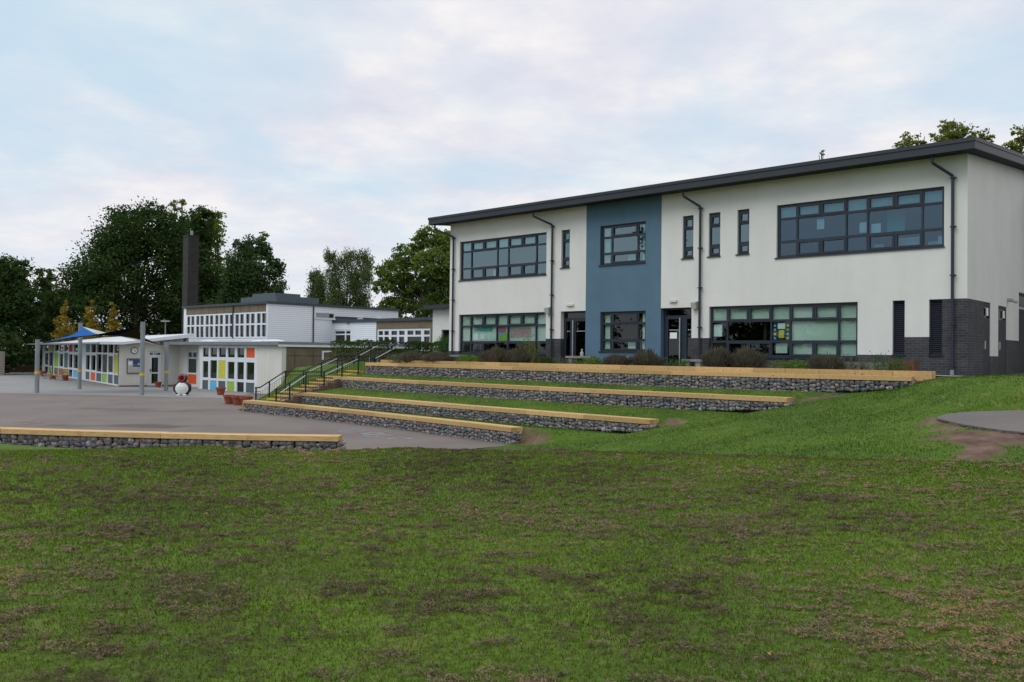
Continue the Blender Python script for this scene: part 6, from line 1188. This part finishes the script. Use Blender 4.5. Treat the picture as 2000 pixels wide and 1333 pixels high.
rad = np.sqrt(rng.random(n)); aa = rng.uniform(0, 6.283, n); px_ = x[idx]+np.cos(aa)*rad*cr_[idx]*1.5; py_ = y[idx]+np.sin(aa)*rad*cr_[idx]*.9; z = height(x, y)[idx]; lift = .008+chh[idx]*(1-rad**2)*rng.uniform(.4, 1.1, n); rr__ = r[idx]
a = rng.uniform(0, 6.283, n); ll = rng.uniform(.006, .020, n)*(1+.04*rr__); e = rng.uniform(-.4, .7, n); wd = (.0010+.00036*rr__)*rng.uniform(.7, 1.4, n)
dx_, dy_, dz_ = np.cos(a)*np.cos(e)*ll, np.sin(a)*np.cos(e)*ll, np.sin(e)*ll; sx_, sy_ = np.sin(a)*wd, np.cos(a)*wd
V = np.stack([np.stack([px_-sx_, py_+sy_, z+lift], 1), np.stack([px_+sx_, py_-sy_, z+lift+wd], 1), np.stack([px_+dx_+sx_*.6, py_+dy_-sy_*.6, z+lift+dz_+wd], 1), np.stack([px_+dx_-sx_*.6, py_+dy_+sy_*.6, z+lift+dz_], 1)], 1).reshape(-1, 3)
g = npmesh('grass_clippings', V, np.arange(4*n).reshape(n, 4), grassblade('dry_clippings', (.175, .142, .088), (.33, .21, .12)), tone=np.repeat(rng.uniform(-.2, .15, n)+ctone[idx], 4)); tag(g, 'dry brown grass clippings lying in clumps on the lawn', 'clippings', kind='stuff')
# a few fallen leaves
lv_ = 0
for px, py in ((520, 990), (1500, 1290), (402, 1012), (1210, 1180), (855, 905), (1790, 1040)):
    d = ray(px, py); k = -1.6/d[2]; p = d*k; zz = h1(p[0], p[1]); a = random.uniform(0, 3); m_ = MB(); c_, s_ = math.cos(a)*.022, math.sin(a)*.022
    m_.poly([(-c_, -s_, .02), (s_*.5, -c_*.5, .03), (c_, s_, .022), (0, 0, .026)]); m_.poly([(-c_, -s_, .02), (0, 0, .026), (c_, s_, .022), (-s_*.5, c_*.5, .034)])
    o = m_.build('fallen_leaf', M['benchwood']); o.location = (p[0], p[1], zz+.01); tag(o, ['small brown leaf on the left of the lawn', 'tan leaf near the bottom right edge of the lawn', 'small brown leaf low on the left third of the lawn', 'tan leaf in the middle of the lawn', 'small brown leaf at the lawn crest near the middle', 'tan leaf on the right side of the lawn'][lv_], 'leaf', 'fallen leaves on the lawn'); lv_ += 1
# rougher turf on the bank, the terraces and the slope
x = rng.uniform(-12, 17, 520000); y = 11.9+29.5*rng.random(520000)**1.3; s_, t_ = ST(x, y)
ok = (np.abs(x) < y*.62+1) & (y > lawn_edge(x)) & (soilmask(x, y) < .35) & ~inpoly(x, y, OP) & (t_ > 1.75)
for k in (1, 2, 3, 4):
    b0_, b1_ = BEN[k][1][0][0], BEN[k][1][-1][0]; q = bt(k, s_); ok &= ~((s_ > b0_-.1) & (s_ < b1_+.12) & (t_ > q-.52) & (t_ < q+.10))
ok &= ~((s_ > -26.4) & (s_ < -24.5) & (t_ < 7.2)); ok &= ~((s_ > -24.5) & (s_ < -.2) & (t_ < bt(4, s_)))
z = height(x, y); ok &= z > -2.58; ok &= ~on_play(x, y); ok &= (rng.random(len(x)) < .30+.7*fbm(x*1.1, y*1.1, 3))
x, y, z = x[ok], y[ok], z[ok]; n = len(x); a = rng.uniform(0, 6.283, n); b = rng.uniform(0, 6.283, n); hh = rng.uniform(.02, .055, n)*(.6+.9*fbm(x*.9+4, y*.9, 3)); wd = rng.uniform(.005, .011, n); hh *= .75; ln = rng.uniform(.2, 1., n)*hh
V = np.stack([np.stack([x-np.cos(a)*wd, y-np.sin(a)*wd, z-.01], 1), np.stack([x+np.cos(a)*wd, y+np.sin(a)*wd, z-.01], 1), np.stack([x+np.cos(b)*ln, y+np.sin(b)*ln, z+hh], 1)], 1).reshape(-1, 3)
g = npmesh('bank_turf', V, np.arange(3*n).reshape(n, 3), grassblade('bank_blade', (.060, .112, .012), (.20, .18, .065)), tone=np.repeat(rng.uniform(-.3, .3, n), 3)); tag(g, 'rough green turf on the terraces and the slope', 'grass', kind='stuff')
for i, (x, y, h) in enumerate(((22.5, 19.5, 9.5), (26, 25, 11))):  # trees out of view on the right, added to darken the end wall
    rng = np.random.default_rng(160+i); zb_ = h1(x, y); r = thing('broadleaf_tree', ['tree at the corner of the path, right of the picture', 'larger tree beyond the returning wing, right of the picture'][i], 'tree', (x, y, zb_), 0, 'trees right of the big building')
    lobes = [(rng.uniform(-.6, .6)*4, rng.uniform(-.6, .6)*4, h*.62+rng.uniform(-.35, .38)*h*.6, 2.2, 2.2, 2.) for _ in range(10)]; pts, tn = crown_points(lobes, 7000, rng, .2, .3); V, F, t = leafcloud(pts, .36, rng, 0, .3, tn); npmesh('crown', V, F, LM['mid'], parent=r, tone=t); MB().tube((0, 0, -.2), (0, 0, h-2.5), .3, .2, 8).build('trunk', M['bark'], r, off=(0, 0, 0))
